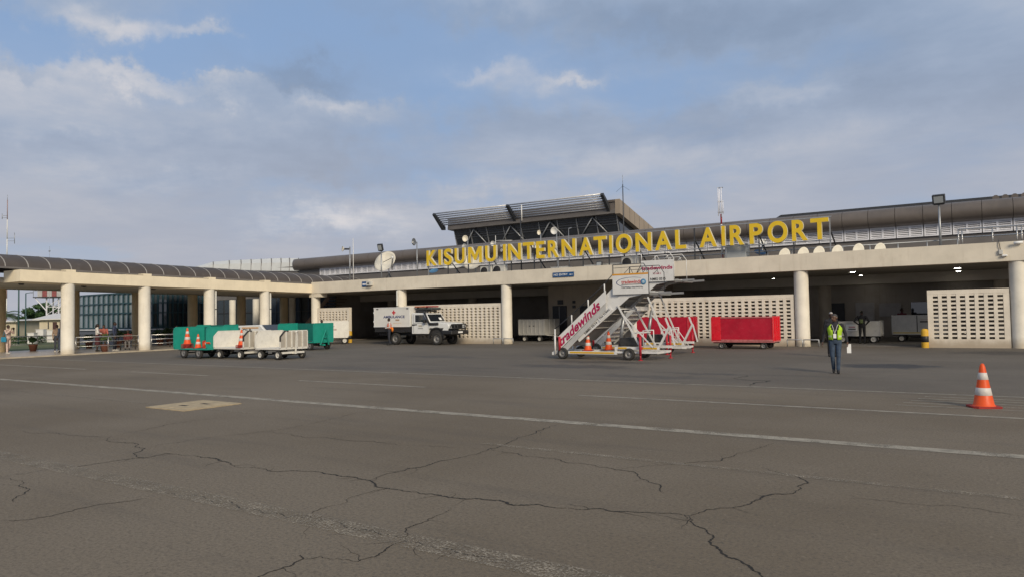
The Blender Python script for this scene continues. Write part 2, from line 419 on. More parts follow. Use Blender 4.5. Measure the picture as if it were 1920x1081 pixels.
def z7(*p): return [(960+x/2, y/2+680) for x, y in p]
CR = [
 (z6((415,275),(430,295),(545,320),(500,338),(545,355),(620,338),(740,348),(820,365),(870,382),(960,393),(1100,403),(1230,415),(1340,432),(1400,448),(1450,468),(1590,490),(1700,505),(1790,507),(1920,532))+z7((200,543),(330,545),(420,556),(560,563),(665,573)), .026),
 (z7((665,573),(730,630),(750,660),(780,700),(860,745),(940,802),(1000,860)), .022),
 (z6((65,252),(220,265),(415,275)), .014),
 (z7((665,573),(740,548),(850,538),(930,508),(1000,490),(1085,470),(1070,462),(1110,450),(1090,435),(1010,412),(940,392)), .020),
 (z6((0,425),(200,395),(400,372),(545,355)), .016),
 (z6((1400,440),(1490,408),(1600,385),(1730,352),(1830,322))+z7((0,292),(80,265),(120,245),(185,228)), .016),
 (z6((415,275),(560,245),(720,215),(830,205)), .010),
 (z6((560,318),(700,290),(880,268),(1000,255),(1130,235),(1260,205),(1400,180)), .010),
 (z6((1000,255),(1100,272),(1220,278),(1400,292),(1500,308),(1830,322)), .011),
 (z6((1830,322),(1918,335))+z7((60,350),(180,362),(200,372),(330,390),(390,400),(470,415),(510,440),(555,470),(570,485)), .015),
 (z7((390,400),(500,385),(620,378),(720,370),(820,352),(900,325),(980,298)), .012),
 (z6((560,470),(630,488),(720,495),(780,515),(800,525),(870,520),(890,535),(960,548),(1030,562),(1070,580),(1100,575),(1200,582),(1290,605),(1340,625),(1430,642),(1500,652),(1520,668),(1600,685),(1700,705),(1800,725),(1910,747)), .020),
 (z6((1150,570),(1200,545),(1300,515),(1370,488),(1450,470)), .010),
 (z6((1520,660),(1520,630),(1580,600),(1640,570),(1690,540)), .012),
 (z6((1520,670),(1440,705),(1380,730),(1340,745),(1200,725),(1140,735)), .015),
 (z6((1125,718),(1135,735),(1100,755),(1040,775),(970,800),(900,840)), .016),
 (z6((0,592),(140,580),(300,545),(420,525),(550,507)), .011),
 (z6((0,430),(50,438),(90,450),(70,460),(105,478),(60,505),(50,522)), .012),
 (z6((510,800),(600,765),(700,740),(850,705)), .009),
 (z7((830,60),(970,65),(905,88)), .05), (z7((830,58),(880,46)), .05), (z7((560,72),(620,76),(680,78)), .05),
 (z7((1240,508),(1500,528),(1700,540),(1920,575)), .007),
]
for i, (p, wd) in enumerate(CR): crack(p, wd, i*3.7+1)
# pit cover let into the apron
CONC = mat('sandy_concrete', (0.40, 0.315, 0.195), 0.85, 0.14, 6, 0.25, 40, dirt=.45, dcol=(.17, .13, .085))
a = PZ(278, 763); b_ = PZ(450, 756)
cx0, cx1, cy0, cy1 = -14.95, -13.55, 8.47, 9.82
t = thing('pit_cover', 'sandy square concrete pit cover with two lifting slots set into the apron', 'manhole cover', ((cx0+cx1)/2, (cy0+cy1)/2, 0.0), world=True)
b = MB()
for (x0, x1, y0, y1) in ((cx0, cx1, cy0, cy0+.16), (cx0, cx1, cy1-.16, cy1), (cx0, cx0+.16, cy0+.16, cy1-.16), (cx1-.16, cx1, cy0+.16, cy1-.16)): b.box(x0, x1, y0, y1, 0.0, .018)
b.build('rim', CONC, t)
b = MB(); b.bbox(cx0+.175, cx1-.175, cy0+.175, cy1-.175, 0.0, .024, .006); b.build('lid', CONC, t)
DKM = mat('dark_cavity', (0.015, 0.014, 0.013), .9, .1)
for (x, y) in ((-14.33, 8.95), (-14.15, 9.35)):
    b = MB(); b.box(x-.13, x+.13, y-.045, y+.045, .02, .0255); b.build('lifting_slot', DKM, t)
# ---------------------------------------------------------------- materials of the buildings
CREAM = mat('cream_wall_paint', (0.67, 0.605, 0.495), 0.8, 0.07, 0.9, 0.15, 25, streak=.30, dirt=.12, dcol=(.36, .29, .19), ground=.5)
CREAM2 = mat('cream_column_paint', (0.72, 0.67, 0.57), 0.72, 0.07, 1.4, 0.12, 30, streak=.25, dirt=.14, dcol=(.38, .30, .19), ground=.65)
BREEZE = mat('breeze_block_paint', (0.72, 0.65, 0.545), 0.85, 0.07, 1.6, 0.2, 40, streak=.2, dirt=.15, dcol=(.33, .26, .18), ground=.75)
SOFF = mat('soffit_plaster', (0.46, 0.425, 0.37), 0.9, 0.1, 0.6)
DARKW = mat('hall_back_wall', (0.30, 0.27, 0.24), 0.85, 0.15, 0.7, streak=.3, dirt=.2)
BEIGE = mat('hall_beige_wall', (0.42, 0.36, 0.285), 0.8, 0.1, 0.8, streak=.25)
BROWN = mat('bronze_cladding', (0.150, 0.128, 0.112), 0.42, 0.10, 0.6, metal=.25, streak=.3, dcol=(.10, .088, .08))
BROWND = mat('dark_upper_wall', (0.135, 0.125, 0.12), 0.7, 0.12, 0.8)
BROWNL = mat('tan_clad_panel', (0.30, 0.245, 0.185), 0.6, 0.08, 0.7)
LOUV = mat('grey_white_louvre', (0.70, 0.70, 0.74), 0.55, 0.07, 2)
DARK = mat('dark_opening', (0.018, 0.018, 0.02), 0.7, 0.2)
ROOFG = mat('roof_felt', (0.17, 0.16, 0.15), 0.9, 0.15, 0.8)
STEEL = mat('galvanised_steel', (0.34, 0.35, 0.36), 0.45, 0.1, 6, metal=.6)
DSTEEL = mat('dark_steel', (0.055, 0.058, 0.064), 0.5, 0.12, 6, metal=.4)
CHROME = mat('stainless_rail', (0.50, 0.49, 0.47), 0.32, 0.06, 6, metal=.85)
WHITEP = mat('white_gloss_paint', (0.66, 0.65, 0.62), 0.42, 0.05, 4, dirt=.15, dcol=(.40, .36, .30))
PIPEW = mat('white_drain_pipe', (0.55, 0.54, 0.50), 0.5, 0.06, 3)
def glass_mat(name, tint, rough=0.04):
    m = bpy.data.materials.new(name); m.use_nodes = True
    b = m.node_tree.nodes['Principled BSDF']
    b.inputs['Base Color'].default_value = c4(tint); b.inputs['Roughness'].default_value = rough
    b.inputs['Specular IOR Level'].default_value = 0.9; b.inputs['IOR'].default_value = 1.6
    return m
GLASSD = glass_mat('dark_glass', (0.012, 0.016, 0.022))
GLASSE = glass_mat('entrance_glass', (.05, .062, .075), .05)
GLASSB = glass_mat('blue_green_glass', (0.022, 0.038, 0.048), .03)
FLOORT = mat('terrazzo_floor', (0.42, 0.37, 0.31), 0.35, 0.08, 2)
KERB = mat('kerb_concrete', (0.42, 0.36, 0.27), 0.85, 0.12, 3, dirt=.3)
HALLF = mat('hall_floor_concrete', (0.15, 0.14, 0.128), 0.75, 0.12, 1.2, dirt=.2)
# ---------------------------------------------------------------- terminal
T = thing('airport_terminal', 'long cream airport terminal with open baggage bays under a deep edge beam', 'terminal', (XE, YE, 0), world=True)
XR = 30.0                                   # it runs on past the right of the frame
YB = YE-0.36                                # front face of beam
def part(b, name, m, par=None): return b.build(name, m, par or T)
b = MB(); b.box(XE-.05, XR, YB, YB+.72, HS, HT); part(b, 'edge_beam', CREAM)
for k in range(0, 8):
    x = XE+BAY*k
    b = MB(); b.lathe([(.36, 0), (.36, .03), (.345, .05), (.345, HS-.002)], 28, (x, YE+.02, 0)); b.build('column', CREAM2, T)
b = MB(); b.box(XE-.38, XE+.92, YE-.32, YE+.34, 3.50, HS-.002); part(b, 'corner_bracket', CREAM)
for k in range(0, 6):                       # the second row of columns
    if k in (3,): continue
    x = XE+BAY*k-.4
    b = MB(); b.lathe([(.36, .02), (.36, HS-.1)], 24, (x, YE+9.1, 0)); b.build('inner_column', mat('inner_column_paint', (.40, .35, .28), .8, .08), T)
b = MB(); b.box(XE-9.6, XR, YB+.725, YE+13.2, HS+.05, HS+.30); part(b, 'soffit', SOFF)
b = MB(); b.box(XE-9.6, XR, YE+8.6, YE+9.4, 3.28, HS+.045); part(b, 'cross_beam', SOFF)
b = MB(); b.box(XE-9.6, XR, YB+.725, YE+22, 4.305, 4.42); part(b, 'roof_deck', ROOFG)
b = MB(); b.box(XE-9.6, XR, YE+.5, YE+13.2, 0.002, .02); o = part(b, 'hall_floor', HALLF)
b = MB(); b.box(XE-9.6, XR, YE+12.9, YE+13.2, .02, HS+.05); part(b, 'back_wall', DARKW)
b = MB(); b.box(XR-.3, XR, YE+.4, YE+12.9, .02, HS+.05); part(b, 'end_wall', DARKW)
# beige lift lobby that comes forward behind the stairs
lx0 = PY(1029, 600, YE+6.2).x; lx1 = lx0+8.5
b = MB(); b.box(lx0, lx1, YE+6.2, YE+12.9, .02, HS+.045); lob = part(b, 'lobby_block', BEIGE)
p0 = PY(1037, 573, YE+6.19); p1 = PY(1064, 640, YE+6.19)
b = MB(); b.box(p0.x, p1.x, YE+6.10, YE+6.19, .02, p0.z); dr = part(b, 'door', DSTEEL, lob)
b = MB(); b.box((p0.x+p1.x)/2-.02, (p0.x+p1.x)/2+.02, YE+6.07, YE+6.10, .05, p0.z-.03); part(b, 'door_frame', STEEL, lob)
for (x0, y0, x1, y1) in ((1046, 562, 1056, 570), (1074, 563, 1079, 568), (1074, 572, 1079, 577), (1088, 573, 1105, 600)):
    a = PY(x0, y0, YE+6.19); c = PY(x1, y1, YE+6.19)
    b = MB(); b.box(a.x, c.x, YE+6.12, YE+6.19, c.z, a.z); part(b, 'wall_plate', DSTEEL, lob)
# noticeboards, doors and windows on the wall at the back of the right bay
YBW = YE+12.89
for (x0, y0, x1, y1, m) in ((1558, 568, 1586, 640, DSTEEL), (1604, 567, 1640, 600, mat('notice_board', (.34, .33, .34), .6, .1)), (1648, 568, 1690, 592, mat('notice_board2', (.30, .29, .30), .6, .1)), (1708, 566, 1740, 600, GLASSD), (1300, 575, 1420, 590, DSTEEL)):
    a = PY(x0, y0, YBW); c = PY(x1, y1, YBW)
    b = MB(); b.box(a.x, c.x, YBW-.06, YBW, max(c.z, .03), a.z); part(b, 'wall_panel', m)
# open stair at the corner, behind the walkway
b = MB()
for i in range(14):
    x = -49.6+i*.30; b.box(x, x+.36, YE+3.2, YE+5.2, .3+i*.24, .36+i*.24)
b.bar((-49.8, YE+3.2, .1), (-45.4, YE+3.2, 3.6), .06, .34); part(b, 'stair_flight', mat('stair_brown', (.16, .12, .10), .7, .1))
# glazed entrance behind the walkway
yg = YE+5.6
b = MB(); b.box(-74, -47.2, yg, yg+.1, .4, HS+.04); gw = part(b, 'entrance_glazing', GLASSE)
for x in [v*1.15-73.5 for v in range(0, 23)]:
    b = MB(); b.box(x-.04, x+.04, yg-.06, yg, .02, HS+.04); part(b, 'mullion', DSTEEL, gw)
b = MB(); b.box(-74, -47.2, yg-.055, yg, 2.5, 2.58); part(b, 'transom', DSTEEL, gw)
b = MB(); b.box(-74, -47.2, yg-.05, yg+.1, .02, .4); part(b, 'plinth', BEIGE, gw)
for px in (436, 480, 548):
    x = PY(px, 600, yg-.6).x
    b = MB(); b.lathe([(.3, .02), (.3, HS)], 20, (x, yg-.6, 0)); b.build('inner_column', CREAM2, T)
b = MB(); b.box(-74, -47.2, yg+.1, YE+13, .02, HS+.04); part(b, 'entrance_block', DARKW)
# drain pipes down the columns
def downpipe(x, y, z1, dx, par):
    b = MB(); b.path([(x+dx, y, z1-.12), (x, y, z1-.12), (x, y, .05)], .06, 8); o = b.build('downpipe', PIPEW, par)
    for z in (1.0, 2.6):
        c = MB(); c.lathe([(.075, -.03), (.075, .03)], 10, (x, y, z)); c.build('pipe_clip', DSTEEL, o)
downpipe(XE+BAY-.05, YE-.42, HS, .0, T)
# ---- upper storey: wall, louvre panels, rounded bronze eaves
YU = YE+7.0; LW = 1.345
xl = PY(583, 515, YU).x; X0 = PY(1583.75, 455, YU).x; n0 = int((X0-xl)/LW)
b = MB(); b.box(PY(560, 500, YU).x, XR, YU+.05, YU+.4, 4.42, 7.2); part(b, 'upper_wall', BROWND)
def louvre_panel():
    b = MB(); w_ = LW-.045; h = .66
    b.box(0, w_, .03, .05, 0, h)
    for (a, c) in ((0, .07), (w_/2-.05, w_/2+.05), (w_-.07, w_)): b.box(a, c, -.02, .028, 0, h)
    for (a, c) in ((.07, w_/2-.05), (w_/2+.05, w_-.07)):
        b.box(a, c, -.018, .027, 0, .075); b.box(a, c, -.018, .027, h-.09, h)
        for i in range(5):
            z = .075+i*.099; b.add([(a, -.016, z+.02), (c, -.016, z+.02), (c, .022, z+.075), (a, .022, z+.075), (a, -.016, z+.034), (c, -.016, z+.034), (c, .022, z+.086), (a, .022, z+.086)], [(0, 1, 2, 3), (7, 6, 5, 4), (0, 4, 5, 1), (1, 5, 6, 2), (2, 6, 7, 3), (3, 7, 4, 0)])
        b.cur = 1; b.box(a, c, .0285, .0297, .075, h-.09); b.cur = 0
    return b
lp = None; xs = []
x = X0-n0*LW
while x < XR-2: xs.append(x); x += LW
ML = bpy.data.meshes
for i, x in enumerate(xs):
    if i == 0:
        lp = louvre_panel().build('louvre_panel', [LOUV, DARK]); lp.parent = T; lp.location = Vector((x, YU-.06, 5.74))-OFF[T.name]
    else:
        c = lp.copy(); COL.objects.link(c); c.parent = T; c.location = Vector((x, YU-.06, 5.74))-OFF[T.name]
def eave(w_, n=14):
    """one length of the bull-nosed eaves: a half-round bronze casing"""
    b = MB(); prof = []
    for i in range(n+1):
        a = -PI/2+PI*i/n
        prof.append((-.62*math.cos(a)**.8 if math.cos(a) > 1e-6 else 0.0, .53+.53*math.sin(a)))
    vs = [(0, y, z) for y, z in prof]+[(w_, y, z) for y, z in prof]; m = len(prof)
    b.add(vs, [(i, i+1, m+i+1, m+i) for i in range(m-1)], True)
    b.add([vs[0], vs[m], (w_, .35, 0), (0, .35, 0)], [(0, 1, 2, 3)]); b.add([vs[m-1], vs[2*m-1], (w_, .35, 1.06), (0, .35, 1.06)], [(0, 3, 2, 1)])
    b.add([vs[i] for i in range(m)], [tuple(range(m))]); b.add([vs[m+i] for i in range(m)], [tuple(range(m))])
    return b
ev = None
xa = PY(553, 495, YU).x
x = X0
while x > xa+LW: x -= LW
first = x
exs = []
while x < XR-2: exs.append(x); x += LW
for i, x in enumerate(exs):
    if ev is None:
        ev = eave(LW-.022).build('eaves_casing', BROWN, None, fix=False); ev.parent = T; ev.location = Vector((x, YU-.1, 6.40))-OFF[T.name]
    else:
        c = ev.copy(); COL.objects.link(c); c.parent = T; c.location = Vector((x, YU-.1, 6.40))-OFF[T.name]
# rounded left end of the eaves
b = MB(); n, m = 14, 8; vs = []; fs = []
for j in range(m+1):
    ph = PI/2*j/m
    for i in range(n+1):
        a = -PI/2+PI*i/n
        vs.append((first-.8*math.sin(ph), YU-.1-.62*max(0, math.cos(a))**.8*math.cos(ph), 6.40+.53+.53*math.sin(a)*(1 if j < m else 1)))
for j in range(m):
    for i in range(n): fs.append((j*(n+1)+i, j*(n+1)+i+1, (j+1)*(n+1)+i+1, (j+1)*(n+1)+i))
b.add(vs, fs, True); b.box(first-.79, first, YU-.1, YU+.3, 6.40, 7.46); part(b, 'eaves_end', BROWN)
# thin higher roof edge and corrugated sheet over the right wing
b = MB(); b.prism([(-11.4, 7.45), (-10.4, 7.99), (XR, 7.99), (XR, 7.45)], 48.0, 48.2); part(b, 'roof_edge', DSTEEL)
b = MB(); x = 1.1
while x < 12: b.tube((x, 46.2, 7.66), (x, 49, 7.74), .16, n=10); x += .42
part(b, 'corrugated_sheet', BROWN)
b = MB(); b.add([(first+.2, YU+.2, 7.42), (XR, YU+.2, 7.42), (XR, YE+20, 7.0), (first+.2, YE+20, 7.0)], [(0, 1, 2, 3)]); part(b, 'main_roof', ROOFG)
# white vaulted roof behind the left end
b = MB(); cols = 14
for i in range(cols):
    a0, a1 = PI*.06+i*PI*.88/cols, PI*.06+(i+1)*PI*.88/cols
pl = [(366, 505, 500), (400, 505, 491), (430, 506, 488.5), (452, 507, 487.5), (471, 507, 486.6), (490, 507.5, 485.8), (509, 508, 485), (527, 508, 484.4), (543, 508, 484.2), (560, 508, 484.6)]
VW = mat('translucent_vault_sheet', (0.60, 0.60, 0.57), .5, .05, 1)
vt = thing('vaulted_roof', 'pale panelled barrel roof behind the bronze eaves end', 'roof', (PY(470, 505, 56).x, 56, 4.4), world=True)
b = MB(); a = PY(366, 505, 56); c = PY(560, 505, 56); b.box(a.x, c.x, 55.8, 60, 4.42, PY(470, 506, 56).z); b.build('drum_wall', BROWND, vt)
for (q0, q1) in zip(pl[:-1], pl[1:]):
    A, B, Cc, Dd = PY(q0[0], q0[1], 55.7), PY(q1[0]-.6, q1[1], 55.7), PY(q1[0]-.6, q1[2], 57.0), PY(q0[0], q0[2], 57.0)
    m1, m2 = PY(q0[0], (q0[1]*.35+q0[2]*.65), 55.95), PY(q1[0]-.6, (q1[1]*.35+q1[2]*.65), 55.95)
    b = MB(); b.add([A, B, m2, m1, Cc, Dd, A+Vector((0, .3, 0)), B+Vector((0, .3, 0)), Cc+Vector((0, .3, -.05)), Dd+Vector((0, .3, -.05))], [(0, 1, 2, 3), (3, 2, 4, 5), (6, 7, 8, 9), (0, 1, 7, 6), (5, 4, 8, 9), (1, 2, 4, 8, 7), (0, 3, 5, 9, 6)]); b.build('roof_panel', VW, vt); b = MB(); b.bar(PY(q1[0]-.3, q1[1], 55.75), m2+Vector((.08, 0, 0)), .10); b.bar(m2+Vector((.08, 0, 0)), PY(q1[0]-.3, q1[2], 57.0), .10); b.build('panel_seam', BROWND, vt)
# ---- clerestory with sun shades
K = thing('clerestory', 'raised glazed clerestory with tubular sunshade and tan sloping side above the terminal', 'rooflight', (-32, 51, 4.42), world=True)
kx0, kx1 = -39.6, -22.9
b = MB(); b.prism([(51.2, 4.42), (51.2, 8.0), (50.75, 9.55), (50.75, 9.7), (58.5, 7.9), (58.5, 4.42)], kx0+.3, kx1-.25, 'X'); b.build('glazed_front', GLASSD, K)
b = MB(); b.prism([(50.2, 9.5), (50.2, 10.62), (60, 8.25), (60, 7.1)], kx1-.22, kx1+.18, 'X'); b.build('side_fascia', BROWNL, K)
for i in range(9):
    y = 51.1+i*.95; zt = 10.62-(y-50.2)*.2418; b = MB(); b.box(kx1+.18, kx1+.19, y-.02, y+.02, zt-1.08, zt-.02); b.build('panel_joint', BROWND, K)
b = MB(); b.prism([(50.2, 10.45), (50.2, 10.62), (60, 8.25), (60, 8.08)], kx0, kx1-.225, 'X'); b.build('roof_sheet', BROWN, K)
b = MB(); b.prism([(50.2, 9.55), (50.2, 9.8), (51.4, 9.75), (51.4, 9.5)], kx0, kx1-.225, 'X'); b.build('brow', BROWND, K)
b = MB(); b.add([(kx0, 50.22, 9.8), (kx1-.23, 50.22, 9.8), (kx1-.23, 50.3, 10.45), (kx0, 50.3, 10.45)], [(0, 1, 2, 3)]); b.build('shade_soffit', BROWN, K)
# shade arms and tubes
sh0, sh1 = PY(815, 402, 49.2), PY(1130, 363, 49.2)
def shp(px0, py0, Y): return PY(px0, py0, Y)
arms = []
for (t0, nm) in ((0, 'a'), (.475, 'b'), (1, 'c')):
    xo = sh0.x+(sh1.x-sh0.x)*t0
    b = MB(); b.prism([(49.0, 10.86), (49.1, 11.02), (50.6, 9.9), (50.6, 9.62), (50.3, 9.6)], xo-.12, xo+.12, 'X'); b.build('shade_arm', DSTEEL, K)
for i in range(7):
    tt = i/6; y = 49.08+tt*1.05; z = 10.95-tt*.92
    for (a, c) in ((sh0.x+.13, sh0.x+(sh1.x-sh0.x)*.475-.13), (sh0.x+(sh1.x-sh0.x)*.475+.13, sh1.x-.13)):
        b = MB(); b.tube((a, y, z), (c, y, z), .062, n=10); b.build('shade_tube', mat('shade_tube_grey', (.55, .55, .56), .35, .05, metal=.3), K)
nm_ = 9
for i in range(nm_+1):
    x = kx0+.35+(kx1-kx0-.7)*i/nm_; b = MB(); b.bar((x, 50.72, 9.5), (x, 51.17, 7.95), .07); b.build('mullion', STEEL, K)
for i in range(4):
    z = 9.42-i*.2; y = 50.79+(9.5-z)*.29; b = MB(); b.box(kx0+.3, kx1-.25, y-.1, y-.07, z-.04, z+.04); b.build('louvre_blade', DSTEEL, K)
xs_ = [kx0+.4+(kx1-kx0-.8)*v for v in (0.10, .24, .27, .41, .44, .58, .61, .75, .78, .92)]
for i in range(0, 8, 2):
    xm = kx0+2.6+i*1.95
    for s_ in (-1, 1): b = MB(); b.tube((xm, 50.6, 9.45), (xm+s_*1.35, 51.0, 7.9), .05, n=8); b.build('brace', STEEL, K)
b = MB(); b.box(kx0+.3, kx1-.25, 51.3, 58, 4.42, 7.0); b.build('curb_wall', BROWND, K)
# ---- ceiling lamps lit in the bays
LAMP = mat('lit_lamp_lens', (.9, .9, .85), .4, .02, emit=((1.0, .93, .80), 14.0))
for (px, py, r) in ((1472, 525, .22), (1450, 521, .12), (1599, 508.5, .22), (1614, 515, .16), (1626, 520, .2), (1795, 501, .24), (1797, 507, .2), (1796.5, 513.5, .14), (1144, 534, .14)):
    p = PZ(px, py, HS+.0); r *= .62
    t = thing('ceiling_lamp', 'round lit lamp under the soffit of the baggage bay', 'lamp', (p.x, p.y, HS+.05), group='lamps under the terminal soffit', world=True)
    b = MB(); b.lathe([(0.001, HS-.05), (r*.9, HS-.05), (r*.95, HS-.03)], 16, (p.x, p.y, 0)); b.build('lens', LAMP, t)
    b = MB(); b.lathe([(r*.97, HS-.045), (r, HS-.04), (r, HS+.049), (.001, HS+.049)], 16, (p.x, p.y, 0)); b.build('housing', WHITEP, t)
# ---- breeze-block screens between the columns
def breeze(x0, x1, label, first=.16):
    t = thing('breeze_block_wall', label, 'wall', ((x0+x1)/2, YE, 0), world=True)
    z0, z1, zt = .40, 2.44, 2.63; pit = .352; rows = 11; rp = (z1-z0)/rows
    n = int((x1-x0-.14)/pit); m = (x1-x0-n*pit)/2
    ya, yb = YE-.14, YE+.14; rb_ = random.Random(int(x0*10))
    b = MB()
    b.box(x0, x0+m+.07, ya, yb, z0, z1); b.box(x1-m-.07, x1, ya, yb, z0, z1)
    for i in range(n):
        xa_ = x0+m+.07+i*pit; xb_ = xa_+.205
        if i < n-1: b.box(xb_, xa_+pit, ya, yb, z0, z1)
        for j in range(rows):
            b.box(xa_, xb_, ya+.003+rb_.uniform(0, .012), yb-.003, z0+j*rp+.098+rb_.uniform(-.008, .008), z0+(j+1)*rp+rb_.uniform(-.006, 0) if j < rows-1 else z1)
    b.build('pierced_blocks', BREEZE, t, fix=False)
    b = MB(); b.box(x0, x1, ya, yb, 0, z0); b.build('base_course', BREEZE, t)
    b = MB(); b.box(x0, x1, ya-.004, yb+.004, z1, zt); b.build('top_course', BREEZE, t)
breeze(XE+.36, PY(655, 600, YE-.1).x, 'short pierced cream block wall beside the walkway corner column')
breeze(XE+BAY+.36, XE+2*BAY-.36, 'long pierced cream block wall behind the ambulance')
breeze(XE+3*BAY+.36, XE+4*BAY-.36, 'long pierced cream block wall behind the red carts')
breeze(PY(1740, 600, YE-.1).x, XE+5*BAY-.36, 'pierced cream block wall standing beside a yellow and black bollard near the floodlight')
# tubular guards round two columns and a wheel stop
for (x, lab) in ((XE+2*BAY, 'low steel guard hoop round the column beside the ambulance wall'), (XE+4*BAY, 'low steel guard hoop round the column beside the red cart wall')):
    t = thing('column_guard', lab, 'guard rail', (x, YE-.5, 0), world=True)
    for (dx0, dx1, yy) in ((-.62, .1, YE-.66), (.16, .86, YE-.62)):
        b = MB(); b.path([(x+dx0, yy, 0), (x+dx0, yy, .36), (x+dx1, yy, .36), (x+dx1, yy, 0)], .025, 8); b.build('hoop', STEEL, t)
# bollards
YEL = mat('bollard_yellow', (.62, .36, .03), .6, .12, 6, dirt=.25, dcol=(.2, .12, .04)); BLK = mat('black_paint', (.02, .02, .021), .55, .15)
for (px, py, lab) in ((1735, 651, 'yellow and black bollard at the end of the block wall near the man'), (656.5, 639, 'yellow and black bollard beside the short block wall by the white cart')):
    p = PZ(px, py); p.y = min(p.y, YE-.35) if px > 1000 else YE-.3; 
    p = Vector((PY(px, py, p.y).x, p.y, 0))
    t = thing('bollard', lab, 'bollard', p, world=False)
    b = MB(); b.lathe([(.15, 0), (.15, .79), (.125, .84), (.07, .87), (.001, .875)], 18); b.build('post', YEL, t)
    b = MB(); b.lathe([(.1505, .26), (.153, .262), (.153, .538), (.1505, .54)], 18); b.build('black_band', BLK, t)
# signs on the beam
SB = mat('sign_blue', (.018, .075, .20), .5, .1); SW = mat('sign_white', (.78, .78, .76), .6, .03)
t = thing('no_entry_sign', 'blue NO ENTRY sign with white arrow on the edge beam', 'sign', (PY(1056, 515, YB).x, YB-.03, 4.2), world=True)
a = PY(1037.5, 512, YB); c = PY(1076, 519, YB)
b = MB(); b.box(a.x, c.x, YB-.05, YB-.002, 4.10, 4.35); b.build('board', SB, t)
for (xa_, xb_, za_, zb_) in ((a.x-.015, c.x+.015, 4.35, 4.365), (a.x-.015, c.x+.015, 4.085, 4.10), (a.x-.015, a.x, 4.10, 4.35), (c.x, c.x+.015, 4.10, 4.35)):
    b = MB(); b.box(xa_, xb_, YB-.055, YB-.002, za_, zb_); b.build('frame', SB, t)
L = c.x-a.x
lettering('lettering', 'NO ENTRY', SW, t, (a.x+.06, YB-.05, 4.165), (1, 0, 0), (0, 0, 1), L*.68, .125, .012)
b = MB(); b.prism([(a.x+L*.79, 4.205), (a.x+L*.86, 4.245), (a.x+L*.86, 4.222), (a.x+L*.96, 4.222), (a.x+L*.96, 4.195), (a.x+L*.86, 4.195), (a.x+L*.86, 4.17)], YB-.058, YB-.051); b.build('arrow', SW, t)
t = thing('camera_sign', 'small blue notice and camera unit on the edge beam above the short block wall', 'sign', (PY(690, 532, YB).x, YB-.03, 4.2), world=True)
a = PY(680, 528, YB); c = PY(691, 537, YB); d_ = PY(699, 532, YB)
b = MB(); b.box(a.x, c.x, YB-.08, YB-.002, c.z, a.z); b.build('board', SB, t)
b = MB(); b.box(a.x+.05, c.x-.04, YB-.084, YB-.08, c.z+.12, a.z-.14); b.build('pale_strip', LOUV, t)
b = MB(); b.box(c.x+.01, d_.x, YB-.25, YB-.002, c.z+.06, a.z-.02); b.build('camera_body', PIPEW, t)
b = MB(); b.lathe([(.001, -.27), (.08, -.27), (.08, -.24)], 12, ((c.x+d_.x)/2, YB, (a.z+c.z)/2+.02), 'Y'); b.build('lens', DSTEEL, t)
# loose cable box and camera on the right of the beam
p = PY(1877, 473, YB)
t = thing('cable_box', 'small weathered cable box with hanging wire on the edge beam by the roof rail', 'cable box', (p.x, YB-.03, p.z), world=True)
b = MB(); b.bbox(p.x-.09, p.x+.07, YB-.1, YB-.002, p.z-.1, p.z+.1, .015); b.build('box', PIPEW, t)
b = MB(); b.path([(p.x-.02, YB-.04, p.z+.1), (p.x-.05, YB-.06, p.z+.3), (p.x-.08, YB-.03, p.z+.55)], .016, 6); b.build('wire', DSTEEL, t)
b = MB(); b.bbox(p.x+.02, p.x+.22, YB-.14, YB-.002, p.z-.2, p.z-.12, .02); b.build('lamp', SW, t)
p = PY(1909, 456, YB)
t = thing('security_camera', 'white bullet camera on the top edge of the beam near the cable box', 'camera', (p.x, YB-.1, p.z), world=True)
b = MB(); b.tube((p.x-.16, YB-.16, p.z), (p.x+.16, YB-.12, p.z+.02), .06, n=12); b.build('body', SW, t)
b = MB(); b.bar((p.x+.08, YB-.13, p.z), (p.x+.08, YB, p.z-.02), .03); b.build('bracket', STEEL, t)
# ---------------------------------------------------------------- covered walkway
WK = thing('covered_walkway', 'cream covered walkway with round columns and brown barrel-vault roof', 'walkway', (XE-4, 28, 0), world=True)
def zb(Y): return 3.83+(38.2-Y)*.0146        # underside of its beam rises away from the terminal
def zt(Y): return 4.50+(38.2-Y)*.0131
def slab(x0, x1, y0, y1, f0, f1, nm, m, n=6):
    b = MB(); vs = []; fs = []
    for i in range(n+1):
        y = y0+(y1-y0)*i/n; a, c = f0(y), f1(y); vs += [(x0, y, a), (x1, y, a), (x1, y, c), (x0, y, c)]
    for i in range(n):
        o = 4*i
        for k in range(4): fs.append((o+k, o+(k+1) % 4, o+4+(k+1) % 4, o+4+k))
    fs += [(0, 1, 2, 3), (4*n+3, 4*n+2, 4*n+1, 4*n)]
    b.add(vs, fs); return b.build(nm, m, WK)
YW0, YW1 = 17.6, YE-.37
ra_, rc_ = PX(30, 541.5, -53.3), PX(250, 548.0, -53.3)
def rb(y): return ra_.z+(y-ra_.y)*(rc_.z-ra_.z)/(rc_.y-ra_.y)
WBEAM = mat('walkway_beam_paint', (0.80, 0.70, 0.52), 0.8, 0.06, 0.9, 0.15, 25, streak=.18, dirt=.1, dcol=(.40, .31, .19))
slab(XE-2.0, XE+.0, YW0, YW1, zb, zt, 'edge_beam', WBEAM)
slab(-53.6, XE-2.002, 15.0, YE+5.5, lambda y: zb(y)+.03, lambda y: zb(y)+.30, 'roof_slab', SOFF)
slab(-53.9, -53.3, 15.0, YE+5.5, lambda y: rb(y), lambda y: zb(y)+.5, 'rear_beam', CREAM)
